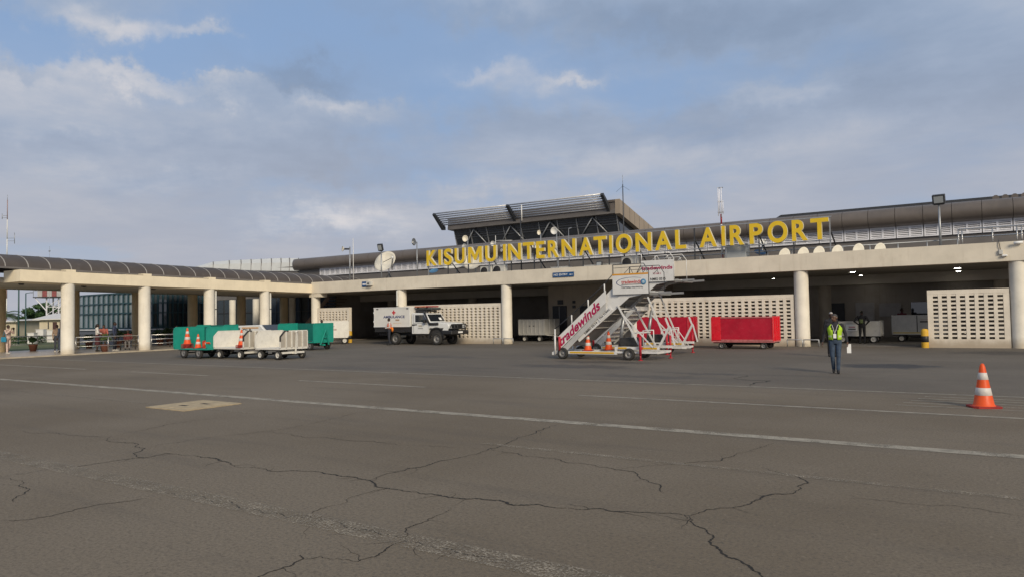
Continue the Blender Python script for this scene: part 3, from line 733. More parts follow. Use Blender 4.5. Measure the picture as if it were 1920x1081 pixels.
for k in range(1, 5):
    y = YE-4.5*k
    b = MB(); b.lathe([(.37, -.02), (.37, .06), (.345, .09), (.345, zb(y)+.02)], 28, (XE-.36, y, 0)); b.build('column', CREAM2, WK)
    b = MB(); b.box(XE-.6, XE+.003, y-.26, y+.26, zt(y)-.01, zt(y)+.13); b.build('upstand', WBEAM, WK)
    b = MB(); b.box(XE-.5, XE-.01, y-1.3, y-.27, zt(y)-.01, zt(y)+.06); b.build('gutter_box', KERB, WK)
for k in range(-1, 5):
    y = YE-4.5*k
    b = MB(); b.lathe([(.37, -.02), (.37, rb(y)+.02)], 24, (-52.7, y, 0)); b.build('rear_column', mat('ochre_column_paint', (.56, .44, .27), .75, .08, 1.2, streak=.2, dcol=(.3, .22, .12)), WK)
for k in (1, 2): downpipe(XE-.20, YE-4.5*k+.40, zb(YE-4.5*k), -.0, WK)
for y in (18.6, 22.0, 26.4, 30.8, 35.4):
    p = Vector((XE-2.3, y, zb(y)))
    t = thing('soffit_lamp', 'small round dark lamp fixed under the walkway slab', 'lamp', (p.x, p.y, p.z), group='lamps under the walkway slab', world=True)
    b = MB(); b.lathe([(.001, p.z-.08), (.12, p.z-.07), (.15, p.z-.02), (.15, p.z+.03)], 14, (p.x, p.y, 0)); b.build('housing', DSTEEL, t)
# barrel vault: one sheet between each pair of ribs
VB = mat('brown_vault_sheet', (0.082, 0.070, 0.064), 0.62, 0.10, 0.7, spec=.2, dirt=.3, dcol=(.15, .13, .115))
RIB = mat('vault_rib', (0.33, 0.31, 0.285), 0.5, 0.08)
VC, VR, VH = XE-2.65, 1.95, .86
def vz(y): return zt(y)+.12
def arc(y, r, h, n=12): return [(VC+r*math.cos(PI*i/n), y, vz(y)+h*math.sin(PI*i/n)) for i in range(n+1)]
ys = [16.05+1.125*i for i in range(0, 26)]
ys = [y for y in ys if y < YE+7.0]
for i, (a, c) in enumerate(zip(ys[:-1], ys[1:])):
    b = MB(); A, B_ = arc(a+.02, VR, VH), arc(c-.02, VR, VH); n = len(A)
    b.add(A+B_, [(k, k+1, n+k+1, n+k) for k in range(n-1)], True); b.build('vault_sheet', VB, WK, fix=False)
for y in ys:
    A = arc(y, VR+.004, VH+.004); b = MB()
    for p, q_ in zip(A[:-1], A[1:]): b.bar(p, q_, .05, .025)
    b.build('vault_rib', RIB, WK)
for s_ in (-1, 1):
    b = MB(); b.bar((VC+s_*VR, ys[0], vz(ys[0])), (VC+s_*VR, ys[-1], vz(ys[-1])), .09, .10); b.build('vault_sill', BROWND, WK)
# floor with its kerb
b = MB(); b.box(-53.4, XE+.05, 10.0, YE+5.5, -.3, .055); o = b.build('walkway_floor', FLOORT); tag(o, kind='structure')
b = MB(); b.box(XE+.05, XE+.22, 10.0, YE-.6, -.3, .075); o = b.build('kerb', KERB); tag(o, kind='structure')
# stainless guard rails between the front columns and along the garden side
def rail(x0, y0, x1, y1, label, h=1.02, nb=3, posts=3, z=.055):
    t = thing('guard_rail', label, 'railing', ((x0+x1)/2, (y0+y1)/2, z), world=True)
    for i in range(posts):
        f = i/(posts-1); x, y = x0+(x1-x0)*f, y0+(y1-y0)*f
        b = MB(); b.tube((x, y, z), (x, y, h), .026, n=8); b.build('post', CHROME, t)
    for k in range(nb):
        zz = h-.02-k*.27; r = .03 if k == 0 else .016
        b = MB(); b.tube((x0, y0, zz), (x1, y1, zz), r, n=8); b.build('rail', CHROME, t)
names = ['between the first two walkway columns past the open entry', 'between walkway columns beside the green cone cart', 'in the walkway bay behind the white carts', 'in the walkway bay next to the terminal corner']
for k in range(3, 0, -1):
    rail(XE-.3, YE-4.5*(k+1)+.42, XE-.3, YE-4.5*k-.42, 'three-bar stainless guard rail '+names[3-k])
rail(-52.9, 20.7, -52.9, 24.3, 'three-bar stainless guard rail on the garden side of the walkway opposite its entry')
rail(-52.9, 25.2, -52.9, 28.7, 'three-bar stainless guard rail on the garden side behind the woman in white')
rail(-52.9, 29.7, -52.9, 33.3, 'three-bar stainless guard rail on the garden side in front of the dark glazing')
# ---------------------------------------------------------------- roof-top sign
YEL2 = mat('sign_yellow', (0.67, 0.455, 0.02), 0.5, 0.05, 1.5, streak=.15, dcol=(.42, .27, .03)); RET = mat('sign_return', (0.62, 0.57, 0.42), 0.5, 0.05)
YS = YE+1.0; ZL0, ZL1 = 5.42, 6.52
z4 = lambda a: 780+a/4.174
zA = lambda a: 960+a/4.0
zB = lambda a: 1200+a/4.913
LT = [('K', z4(88), z4(172)), ('I', z4(181), z4(207)), ('S', z4(224), z4(291)), ('U', z4(308), z4(391)), ('M', z4(413), z4(526)), ('U', z4(547), z4(637)),
      ('I', z4(687), z4(714)), ('N', z4(726), z4(832)), ('T', z4(842), z4(934)), ('E', z4(946), z4(1018)), ('R', z4(1037), z4(1126)), ('N', z4(1145), z4(1259)), ('A', z4(1280), z4(1394)), ('T', z4(1396), z4(1500)), ('I', z4(1518), z4(1546)), ('O', z4(1570), z4(1699)), ('N', zA(932), zA(1056)), ('A', zA(1077), zA(1208)), ('L', zA(1230), zA(1318)),
      ('A', zA(1411), zA(1548)), ('I', zA(1578), zA(1611)), ('R', zA(1640), zA(1753)), ('P', zA(1788), zA(1893)), ('O', zB(1185), zB(1376)), ('R', zB(1408), zB(1562)), ('T', zB(1580), zB(1757))]
SG = thing('rooftop_sign', 'large yellow KISUMU INTERNATIONAL AIRPORT letters on a steel frame over the edge beam', 'sign', (-20, YS, 4.42), world=True)
GC = {}
mp = [(0, 0), (0, 1), (.25, 1), (.5, .50), (.75, 1), (1, 1), (1, 0), (.80, 0), (.80, .66), (.565, .17), (.435, .17), (.20, .66), (.20, 0)]; n = len(mp)
MG = ([Vector((u, v, -.06)) for u, v in mp]+[Vector((u, v, .06)) for u, v in mp], [list(range(n)), list(range(2*n-1, n-1, -1))]+[[i, n+i, n+(i+1) % n, (i+1) % n] for i in range(n)])
for (ch, p0, p1) in LT:
    if ch not in GC: GC[ch] = glyphs(ch, .028 if ch != 'I' else .012, .06, 0, 8)
    vs, fs = GC[ch]
    if ch == 'M': vs, fs = MG
    x0 = min(v.x for v in vs); x1 = max(v.x for v in vs); y0 = min(v.y for v in vs); y1 = max(v.y for v in vs)
    d0 = PY(p0, 470, YS).x; d1 = PY(p1, 470, YS).x-.05
    zl0, zl1 = (ZL0-.03, ZL1+.03) if ch in 'OS' else (ZL0, ZL1)
    b = MB(); b.add([(d0+(v.x-x0)/(x1-x0)*(d1-d0), YS-v.z*1.6, zl0+(v.y-y0)/(y1-y0)*(zl1-zl0)) for v in vs], fs)
    o = b.build('letter', [YEL2, RET], SG)
    for p in o.data.polygons:
        if abs(p.normal.y) < .5: p.material_index = 1
ex0, ex1 = PY(798, 470, YS).x, PY(1559, 430, YS).x
for z in (5.37, 6.58):
    b = MB(); b.box(ex0, ex1, YS+.10, YS+.15, z-.025, z+.025); b.build('frame_rail', STEEL, SG)
n = 15
for i in range(n+1):
    x = ex0+.1+(ex1-ex0-.2)*i/n
    b = MB(); b.box(x-.03, x+.03, YS+.16, YS+.22, 4.42, 6.6 if i % 2 else 5.4); b.build('frame_post', DSTEEL if i % 3 else STEEL, SG)
    if i % 2 == 1:
        b = MB(); b.bar((x, YS+.25, 5.9), (x+.25, YS+1.75, 4.43), .06); b.build('back_stay', DSTEEL, SG)
# ---------------------------------------------------------------- dishes, masts, lamps on the roof
ZR = 4.42
CREAMD = mat('dish_cream', (0.70, 0.655, 0.55), 0.6, 0.07, 2, dirt=.15, dcol=(.4, .33, .22)); GREYD = mat('dish_grey', (.25, .26, .27), .6, .1); WHD = mat('dish_white', (.66, .65, .62), .5, .05, dirt=.1)
def dish_mesh(r, depth, n=28, m=6, th=.02):
    """paraboloid, opening towards -Y"""
    prof = [(r*i/m, -depth*((i/m)**2)) for i in range(m+1)]
    prof[0] = (.001, 0)
    back = [(q[0], q[1]+th) for q in reversed(prof)]
    b = MB(); b.lathe([(a, z) for a, z in prof+back], n, (0, 0, 0), 'Y'); return b
def dish(label, px, py, Y, wpx, m, face=(0, -1, .2), pole=True, depth=.16, ratio=1.0, feed=True, base=None, cat='satellite dish', group=None, poff=.25, roll=0.0):
    c = PY(px, py, Y); D = (c-EYE).dot(fw); r = wpx/2*D/FPX
    t = thing('satellite_dish', label, cat, (c.x, c.y+poff, ZR), world=False, group=group)
    f = Vector(face).normalized(); R = f.to_track_quat('-Y', 'Z').to_matrix().to_4x4()@Matrix.Rotation(roll, 4, 'Y')
    cc = Vector((0, -poff, c.z-ZR))
    d = dish_mesh(r, r*depth*2); d.v = [R@Vector((v.x, v.y, v.z*ratio))+cc for v in d.v]; d.build('reflector', m, t)
    if pole:
        b = MB(); b.tube((0, 0, 0), (0, 0, max(.12, c.z-ZR)), .04, n=8); b.tube((0, 0, max(.1, c.z-ZR-.02)), tuple(cc+R@Vector((0, .03, 0))), .035, n=8); b.build('pole', STEEL, t)
    if feed:
        tip = cc+R@Vector((0, -r*.95, -r*.18))
        b = MB(); b.tube(tuple(cc+R@Vector((0, -.12*r, -r*.95*ratio))), tuple(tip), .018, n=6); b.build('feed_arm', DSTEEL, t)
        b = MB(); b.tube(tuple(tip), tuple(tip+R@Vector((0, .14, .03))), .045, n=8); b.build('feed_horn', WHD, t)
    return t, c, r
dish('large cream satellite dish on tripod standing left of the sign', 725, 493, YE+2.6, 45, CREAMD, (.15, -1, .55), True, .15, .95, False)
p = PY(725, 493, YE+2.6)
t = bpy.data.objects[[o.name for o in bpy.data.objects if o.name.startswith('satellite_dish')][-1]]
hp = PY(736, 483, YE+1.7); off = Vector(t.location)
for (ax, ay, zz) in ((718, 492, 0), (733, 506, 0), (736, 506, 1)):
    q_ = PY(ax, ay, YE+2.3 if zz == 0 else YE+2.2); b = MB(); b.tube(tuple(q_-off), tuple(hp-off), .022, n=6); b.build('feed_strut', DSTEEL, t)
b = MB(); b.ball(tuple(hp-off), (.09, .12, .1)); b.build('feed_horn', WHD, t)
b = MB()
for dx in (-.5, .5): b.tube((dx, -.2, 0), (0, 0, .8), .035, n=6)
b.tube((0, .7, 0), (0, 0, .8), .035, n=6); b.build('tripod', DSTEEL, t)
dish('large cream dish half hidden behind the letters M and U of the sign', 888, 492, YE+3.0, 38, CREAMD, (.2, -1, .5), True, .15, .95, False)
dish('wide cream dish lying almost flat behind the letters S and U', 853, 501, YE+3.2, 46, CREAMD, (.1, -.35, 1), True, .10, 1.0, False)
dish('small round cream drum antenna beside the thin white whip antenna', 645, 467, YE+2.2, 10, CREAMD, (-.5, -1, .05), False, .3, 1.0, False, cat='antenna')
p = PY(655.5, 470, YE+2.2)
t = bpy.data.objects[[o.name for o in bpy.data.objects if o.name.startswith('satellite_dish')][-1]]; off = Vector(t.location)
b = MB(); b.tube(tuple(Vector((p.x, p.y, ZR))-off), tuple(PY(656, 463, YE+2.2)-off), .05, n=8); b.build('pole', STEEL, t)
b = MB(); b.tube(tuple(PY(645, 467, YE+2.25)-off), tuple(PY(656, 467, YE+2.2)-off), .07, n=8); b.build('bracket', DSTEEL, t)
dish('grey mesh dish on a thin pole left of the letter K', 777.5, 453.5, YE+2.4, 14, GREYD, (-.3, -1, -.1), True, .14, 1.0, True)
dish('cream drum antenna raised above the letter U over the eaves', 873, 448, YE+2.6, 11, CREAMD, (.35, -1, .1), True, .3, 1.1, False)
dish('small white drum antenna half behind the first letter U', 872, 463, YE+2.5, 12, WHD, (-.2, -1, .1), False, .25, .9, False)
dish('small white drum antenna above the second letter U', 925, 457, YE+2.2, 9.5, WHD, (.1, -1, 0), True, .3, 1.0, False)
dish('upper of two small white drums stacked before the second letter I', 941.5, 460, YE+2.0, 6.5, WHD, (-.5, -1, 0), True, .3, 1.0, False)
dish('lower of two small white drums stacked before the second letter I', 941.5, 469, YE+2.0, 6.5, WHD, (-.5, -1, 0), False, .3, 1.0, False)
dish('round white drum antenna standing above the letter R', 1040, 433, YE+2.6, 14, WHD, (.1, -1, 0), True, .25, 1.0, False)
dish('small cream drum antenna above the letter E', 1010, 436.5, YE+2.6, 6.5, CREAMD, (.8, -1, 0), True, .4, 1.4, False)
dish('white drum antenna tucked behind the letters T and E', 1003, 461, YE+2.4, 10, WHD, (.2, -1, 0), False, .25, 1.0, False)
dish('white dish tilted edge-on behind the letter P', 1427, 456, YE+2.8, 24, WHD, (.85, -.35, .75), True, .16, .75, True)
dish('blue dish leaning low behind the letter P', 1424, 475, YE+2.4, 27, mat('dish_blue', (.035, .085, .17), .5, .1), (.75, -.5, .9), False, .12, .55, False)
dish('light blue dish lying under the letter K', 814, 509, YE+2.0, 19, mat('dish_light_blue', (.13, .30, .46), .5, .1), (.1, -.8, .9), False, .12, .7, False)
ROWD = mat('dish_off_white', (.68, .64, .54), .6, .06, 3, dirt=.2, dcol=(.4, .34, .25))
for i, (px, py) in enumerate(((1469, 472), (1504, 470), (1533.5, 468), (1568, 466), (1607.5, 463), (1648, 462))):
    lab = ['end of the row by the letter P', 'second from the letter P', 'third from the letter P', 'fourth from the letter P', 'fifth from the letter P', 'end of the row by the floodlight'][i]
    dish('small cream dish leaning over the beam edge, '+lab, px+1, py+8, YE+.9, 21, ROWD, (.55, -.80, .22), True, .12, 1.45, False, roll=.42, group='row of small dishes on the edge beam', poff=.2)
def floodlight(label, px, py, Y, wpx, hpx, tilt, base_y, rz=0):
    c = PY(px, py, Y); D = (c-EYE).dot(fw); w_, h_ = wpx*D/FPX, hpx*D/FPX
    t = thing('floodlight', label, 'floodlight', (c.x, Y+.1, ZR))
    b = MB(); b.tube((0, 0, 0), (0, 0, c.z-ZR-h_*.45), .06, .045, n=10); b.build('pole', STEEL, t)
    b = MB(); b.box(-w_*.4, w_*.4, -.05, .05, c.z-ZR-h_*.55, c.z-ZR-h_*.47); b.build('bracket', DSTEEL, t)
    R = Matrix.Rotation(rz, 4, 'Z')@Matrix.Rotation(tilt, 4, 'X'); z = c.z-ZR
    def X(b): b.v = [R@v+Vector((0, -.1, z)) for v in b.v]; return b
    b = MB(); b.bbox(-w_/2, w_/2, -.08, .12, -h_/2, h_/2, .02); X(b).build('housing', DSTEEL, t)
    b = MB(); b.box(-w_*.36, w_*.36, -.1, -.082, -h_*.34, h_*.34); X(b).build('lens', mat('lamp_glass', (.30, .32, .33), .15, .05), t)
    return t
floodlight('dark floodlight on a pole before the large cream dish', 713, 464, YE+1.2, 10, 13, .35, 0, .25)
floodlight('large dark floodlight on a tall pole right of the sign', 1760, 374, YE+1.3, 21, 18, .3, 0, -.12)
p = PY(1122, 493, YE+1.2)
t = thing('floodlight', 'low grey floodlight lying behind the letter A before the stairs', 'floodlight', (p.x, p.y, ZR))
b = MB(); b.bbox(-.2, .2, -.06, .08, .12, .62, .02); b.v = [Matrix.Rotation(-.25, 4, 'X')@v for v in b.v]; b.build('housing', DSTEEL, t)
b = MB(); b.box(-.15, .15, -.075, -.062, .18, .55); b.v = [Matrix.Rotation(-.25, 4, 'X')@v for v in b.v]; b.build('lens', mat('lamp_glass', (.30, .32, .33), .15, .05), t)
b = MB(); b.box(-.2, .2, -.1, .1, 0, .12); b.build('foot', DSTEEL, t)
def mast(name, label, px, ytop, Y, r, m, cat='antenna', extra=None):
    c = PY(px, ytop, Y); t = thing(name, label, cat, (c.x, Y, ZR))
    b = MB(); b.tube((0, 0, 0), (0, 0, c.z-ZR), r, r*.6, n=8); b.build('mast', m, t)
    return t, c.z-ZR
mast('whip_antenna', 'thin white whip antenna beside the drum antenna on the left roof end', 662, 447, YE+2.0, .035, WHITEP)
t, h = mast('antenna_mast', 'slim dark aerial mast with drooping wires before the clerestory side', 1167.5, 346, YE+3.2, .05, DSTEEL)
for s_ in (-1, 1): b = MB(); b.tube((0, 0, h-.1), (s_*.45, 0, h-.42), .008, n=5); b.build('radial', DSTEEL, t)
b = MB(); b.tube((0, 0, h), (0, 0, h+.6), .012, n=5); b.build('whip', STEEL, t)
t, h = mast('antenna_mast', 'dark aerial mast with white sleeve above the first letter T', 976, 412, YE+2.3, .05, DSTEEL)
b = MB(); b.tube((.1, 0, h-.1), (.1, 0, h+1.0), .04, n=8); b.build('sleeve', WHITEP, t); b = MB(); b.bar((0, 0, h-.15), (.12, 0, h-.1), .04); b.build('clamp', DSTEEL, t)
t, h = mast('yagi_antenna', 'white rod aerial with a long side boom above the second letter U', 929, 442, YE+2.5, .035, WHITEP)
b = MB(); b.tube((0, 0, h-.35), (1.3, .1, h-.42), .022, n=6); b.build('boom', WHITEP, t)
t, h = mast('antenna_mast', 'thin grey aerial pole with hooked tip above the second letter N', 1066, 429, YE+2.5, .035, STEEL)
b = MB(); b.bar((0, 0, h), (.2, 0, h+.05), .06); b.build('head', STEEL, t)
c = PY(1349, 352, YE+1.8)
t = thing('antenna_mast', 'red and white banded mast with white rods before the word AIRPORT', 'antenna', (c.x+.05, YE+1.8, ZR)); h = c.z-ZR
RED = mat('mast_red', (.30, .025, .03), .5, .1); hh = PY(1348, 402, YE+1.8).z-ZR
for i in range(5):
    b = MB(); b.tube((0, 0, hh*i/5), (0, 0, hh*(i+1)/5), .065-.004*i, n=10); b.build('mast_band', RED if i % 2 == 0 else WHITEP, t)
for (dx, a, d_) in ((-.13, hh-.1, h), (.05, hh-.2, h), (-.05, hh, h-.1), (.13, hh, hh+.75)):
    b = MB(); b.tube((dx, -.05, a), (dx, -.05, d_), .024, n=8); b.build('rod', LOUV, t)
for z in (hh+.1, hh+.7, h-.02): b = MB(); b.bar((-.17, -.03, z), (.15, -.03, z), .05); b.build('clamp', STEEL, t)
# air-conditioning condensers and boxes behind the beam
def condenser(label, px, py, Y, w_, h_):
    c = PY(px, py, Y); t = thing('condenser_unit', label, 'air conditioner', (c.x, Y, ZR))
    b = MB(); b.bbox(-w_/2, w_/2, -.2, .2, .05, .05+h_, .02); b.build('casing', PIPEW, t)
    b = MB(); b.box(-w_/2+.05, -w_/2+.12, -.18, .18, 0, .05); b.box(w_/2-.12, w_/2-.05, -.18, .18, 0, .05); b.build('feet', DSTEEL, t)
    b = MB(); b.lathe([(.001, -.215), (h_*.38, -.215), (h_*.4, -.2)], 20, (-w_*.16, 0, .05+h_/2), 'Y'); b.build('fan', DARK, t)
condenser('beige air conditioner with dark fan behind the second letter U', 914, 500, YE+1.5, .95, .72)
condenser('beige air conditioner with dark fan between the second letters U and I', 938, 498, YE+1.5, .95, .76)
condenser('grey air conditioner behind the letter O before the stairs', 1182, 489, YE+1.6, 1.0, .75)
for (lab, px, w_, h_, d_, m) in (('low white box on the beam under the letters E and R', 1052, 1.2, .42, .6, WHD), ('low white box on the beam under the letters A and T', 1107, .8, .42, .5, WHD), ('long low pale tray under the letters T and I', 1148, 1.5, .45, .5, PIPEW), ('grey plant cabinet behind the letters I and R of AIRPORT', 1383, 1.15, 1.05, .8, mat('plant_cabinet_grey', (.36, .38, .39), .6, .06)), ('narrow white pillar box beside the grey plant cabinet', 1396, .36, 1.1, .5, WHITEP), ('small white cabinet between the letters O and N', 1193, .25, .8, .4, WHITEP), ('low pale box under the letters N and T', 968, .9, .36, .5, WHD)):
    c = PY(px, 490, YE+1.9); t = thing('roof_box', lab, 'box', (c.x, YE+1.9, ZR))
    b = MB(); b.bbox(-w_/2, w_/2, -d_/2, d_/2, 0, h_, .015); b.build('case', m, t)
    b = MB(); b.box(-w_/2-.02, w_/2+.02, -d_/2-.02, d_/2+.02, h_, h_+.03); b.build('cover', m, t)
# pipe rail along the roof on the right
t = thing('roof_rail', 'grey pipe rail along the roof behind the row of small dishes', 'railing', (PY(1600, 450, YE+1.6).x, YE+1.6, ZR), world=True)
xr0, xr1 = PY(1235, 490, YE+1.6).x, PY(1795, 450, YE+1.6).x
zr = PY(1700, 455, YE+1.6).z
for z in (zr, zr-.0 if False else zr-.38):
    b = MB(); b.tube((xr0, YE+1.6, z), (xr1, YE+1.6, z), .03, n=8); b.build('rail', STEEL, t)
n = 12
for i in range(n+1):
    x = xr0+(xr1-xr0)*i/n; b = MB(); b.tube((x, YE+1.6, ZR), (x, YE+1.6, zr), .025, n=8); b.build('post', STEEL, t)
t = thing('roof_rail', 'taller stainless guard rail on the roof right of the tall floodlight', 'railing', (PY(1850, 440, YE+.8).x, YE+.8, ZR), world=True)
xr0 = PY(1797, 440, YE+.8).x; zr = PY(1850, 427, YE+.8).z
for z in (zr, zr-.38): b = MB(); b.tube((xr0, YE+.8, z), (xr0+12, YE+.8, z), .032, n=8); b.build('rail', CHROME, t)
for px in (1797, 1804, 1861, 1907, 1916, 1960): x = PY(px, 440, YE+.8).x; b = MB(); b.tube((x, YE+.8, ZR), (x, YE+.8, zr), .028, n=8); b.build('post', CHROME, t)
# ---------------------------------------------------------------- wheels, carts, cones
RUB = mat('tyre_rubber', (.028, .027, .026), .85, .15, 8, dirt=.35, dcol=(.10, .088, .075)); RIMW = mat('rim_white', (.55, .53, .48), .5, .1, 8, dirt=.3); RIMG = mat('rim_grey', (.20, .195, .19), .5, .1, 8, metal=.3)
AXLE = mat('undercarriage_dark', (.035, .034, .034), .7, .2, 8)
def wheel(par, x, y, r, wd, rim, name='wheel', side=-1):
    """wheel in the XZ plane, outer face on the side given along y"""
    b = MB(); h = wd/2
    b.lathe([(r*.58, -h*.8), (r*.66, -h), (r*.9, -h), (r, -h*.6), (r, h*.6), (r*.9, h), (r*.66, h), (r*.58, h*.8), (r*.58, -h*.8)], 24, (x, y, r), 'Y')
    wl = b.build(name, RUB, par)
    b = MB(); s_ = side
    b.lathe([(.001, s_*h*.45), (r*.2, s_*h*.5), (r*.22, s_*h*.28), (r*.46, s_*h*.2), (r*.52, s_*h*.75), (r*.60, s_*h*.85), (r*.60, -s_*h*.7), (.001, -s_*h*.6)], 24, (x, y, r), 'Y')
    b.build('rim', rim, wl); return wl
def cart(label, loc, rz, L, Wd, z0, z1, m, mi=None, rim=RIMW, wr=.21, chamfer=.25, ribs=5, drawbar='up', round_=False, group='airport baggage carts', side_panel=False, wx=None, cat='baggage cart', deckm=None, edge=False, endm=None, sidem=None, corner=None):
    """open-sided baggage cart: two end boards, a back board, a deck, four wheels; its open side faces local -Y"""
    t = thing('baggage_cart', label, cat, loc, rz, group)
    mi = mi or m; dm = deckm or m
    b = MB(); b.box(-L/2, L/2, 0, Wd, z0-.07, z0); b.build('deck', dm, t)
    def board(x, outer, nm, bm_=None):
        if round_:
            rr = .16; poly = [(.0, z0+.001), (Wd, z0+.001), (Wd, z1)]+[(rr-rr*math.sin(a*PI/12), z1-rr+rr*math.cos(a*PI/12)) for a in range(0, 7)]
        else: poly = [(0, z0+.001), (Wd, z0+.001), (Wd, z1), (chamfer, z1), (0, z1-chamfer)]
        b = MB(); b.prism(poly, x-.015, x+.015, 'X'); e = b.build(nm, bm_ or m, t)
        fr = MB()
        pts = poly+[poly[0]]
        for p, q_ in zip(pts[:-1], pts[1:]): fr.bar((x, p[0], p[1]), (x, q_[0], q_[1]), .045, .045)
        fr.build('board_frame', m, e)
        if edge and outer > 0:
            es = MB(); es.bar((x+.01, .0, z0+.3), (x+.01, 0, z1-chamfer), .06, .05); es.bar((x+.01, 0, z1-chamfer), (x+.01, chamfer, z1), .06, .05); es.bar((x+.01, chamfer, z1), (x+.01, chamfer+.2, z1), .06, .05); es.build('edge_strip', AXLE, e)
        for i in range(1, ribs):
            y = Wd*i/ribs; top = z1 if y > chamfer else z1-chamfer+y
            r = MB(); r.bar((x+outer*.04, y, z0+.02), (x+outer*.04, y, top-.02), .05, .05); r.build('rib', m, e)
    board(-L/2+.02, -1, 'end_board'); board(L/2-.02, 1, 'end_board', endm)
    b = MB(); b.box(-L/2+.04, L/2-.04, Wd-.03, Wd, z0+.001, z1); bb = b.build('back_board', mi, t)
    for i in range(1, 4):
        x = -L/2+L*i/4; r = MB(); r.box(x-.02, x+.02, Wd+.001, Wd+.03, z0+.02, z1-.02); r.build('rib', mi, bb)
    if side_panel:
        b = MB(); b.box(-L/2+.04, L/2-.04, 0.0, .03, z0+.001, z1); sb_ = b.build('side_board', sidem or m, t)
        if corner:
            b = MB(); b.bbox(-L/2+.02, -L/2+.46, -.03, -.001, z0+.02, z1+.02, .012); b.build('corner_panel', corner, sb_)  # its brighter red stands in for light falling on this end
            for zz in (z0+.01, z1-.05): b = MB(); b.box(-L/2+.47, L/2-.02, -.03, -.001, zz, zz+.05); b.build('board_rail', deckm or m, sb_)
    wx_ = wx or L*.32
    for sx in (-1, 1):
        b = MB(); b.tube((sx*wx_, .12, wr), (sx*wx_, Wd-.12, wr), .03, n=8); b.bar((sx*wx_, .25, wr), (sx*wx_, .25, z0-.07), .06); b.bar((sx*wx_, Wd-.25, wr), (sx*wx_, Wd-.25, z0-.07), .06)
        b.bar((sx*wx_-.18, .25, z0-.075), (sx*wx_, .25, wr), .04); b.bar((sx*wx_+.18, .25, z0-.075), (sx*wx_, .25, wr), .04); b.build('axle', AXLE, t)
        for (y, s_) in ((.1, -1), (Wd-.1, 1)): wheel(t, sx*wx_, y, wr, .13, rim, 'wheel', s_)
    b = MB(); b.bar((-wx_, Wd/2, wr+.06), (wx_, Wd/2, wr+.06), .09, .07); b.bar((-L/2, .3, z0-.1), (L/2, .3, z0-.1), .05, .06); b.bar((-L/2, Wd-.3, z0-.1), (L/2, Wd-.3, z0-.1), .05, .06); b.build('chassis', AXLE, t)
    if drawbar == 'up':
        b = MB(); x = L/2+.1; b.bar((x, Wd*.5, wr+.08), (x+.06, Wd*.5, z1-.05), .06, .05); b.bar((L/2-.3, Wd*.5, wr+.08), (x+.02, Wd*.5, wr+.08), .1, .08); b.tube((x+.06, Wd*.5-.05, z1-.04), (x+.06, Wd*.5+.05, z1-.04), .05, n=8); b.build('drawbar', m, t)
        b = MB(); b.bar((L/2-.1, .15, wr+.1), (L/2-.1, Wd-.15, wr+.1), .12, .09); b.build('bumper', m, t)
    elif drawbar == 'A':
        b = MB(); x = L/2+.08
        b.bar((x, Wd*.28, .3), (x+.12, Wd*.5, z1-.35), .07, .06); b.bar((x, Wd*.72, .3), (x+.12, Wd*.5, z1-.35), .07, .06); b.bar((x+.05, Wd*.36, .75), (x+.05, Wd*.64, .75), .05, .05); b.bar((L/2-.2, Wd*.5, .3), (x, Wd*.5, .3), .12, .1); b.build('drawbar', m, t)
    elif drawbar == 'V':
        b = MB(); x = L/2
        b.bar((x, .15, z0-.06), (x+.35, Wd*.5, z0-.16), .05); b.bar((x, Wd-.15, z0-.06), (x+.35, Wd*.5, z0-.16), .05); b.bar((x+.35, Wd*.5, z0-.16), (x+.9, Wd*.5, .12), .05); b.build('drawbar', m, t)
    return t
WC = mat('cart_white_paint', (.68, .655, .59), .55, .06, 3, dirt=.32, dcol=(.36, .30, .22), streak=.18)
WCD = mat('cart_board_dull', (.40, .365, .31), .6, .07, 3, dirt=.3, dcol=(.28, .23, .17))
GC1 = mat('cart_green_paint', (.014, .27, .205), .5, .08, 3, dirt=.2, dcol=(.02, .12, .10)); GC2 = mat('cart_green_shaded', (.008, .125, .105), .55, .08, 3, dirt=.2, dcol=(.02, .10, .085))  # second green is the first darkened: back-board shade put into the colour
GRC = mat('cart_grey_paint_and_shade', (.50, .49, .46), .5, .07, 3, dirt=.2)  # grey carts; on the white carts' back boards it is painted-in shade
RC = mat('cart_red_paint', (.66, .016, .030), .30, .08, 2.5, dirt=.14, dcol=(.55, .22, .22)); RWORN = mat('worn_red_edge', (.50, .16, .16), .5, .2, 6, dirt=.4, dcol=(.6, .5, .48)); RC2 = mat('cart_red_shaded', (.42, .010, .030), .36, .10, 2.5, dirt=.12, dcol=(.5, .2, .2))  # last red is a darkened copy of the first, shade put into its colour
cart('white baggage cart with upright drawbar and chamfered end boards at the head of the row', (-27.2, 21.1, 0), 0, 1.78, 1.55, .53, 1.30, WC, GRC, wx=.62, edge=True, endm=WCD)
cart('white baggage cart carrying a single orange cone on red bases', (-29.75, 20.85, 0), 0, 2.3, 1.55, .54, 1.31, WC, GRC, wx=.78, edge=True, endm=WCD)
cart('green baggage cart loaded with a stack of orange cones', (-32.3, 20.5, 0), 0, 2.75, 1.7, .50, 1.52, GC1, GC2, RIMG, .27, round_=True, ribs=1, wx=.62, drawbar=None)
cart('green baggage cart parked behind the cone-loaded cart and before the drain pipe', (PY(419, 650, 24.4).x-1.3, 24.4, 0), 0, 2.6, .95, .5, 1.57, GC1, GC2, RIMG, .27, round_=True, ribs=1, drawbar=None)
cart('large green baggage cart with a folded A-frame drawbar', (-33.8, 28.2, 0), 0.0, 3.15, 1.5, .50, 1.56, GC1, GC2, RIMG, .27, round_=True, ribs=2, drawbar='A', wx=1.15)
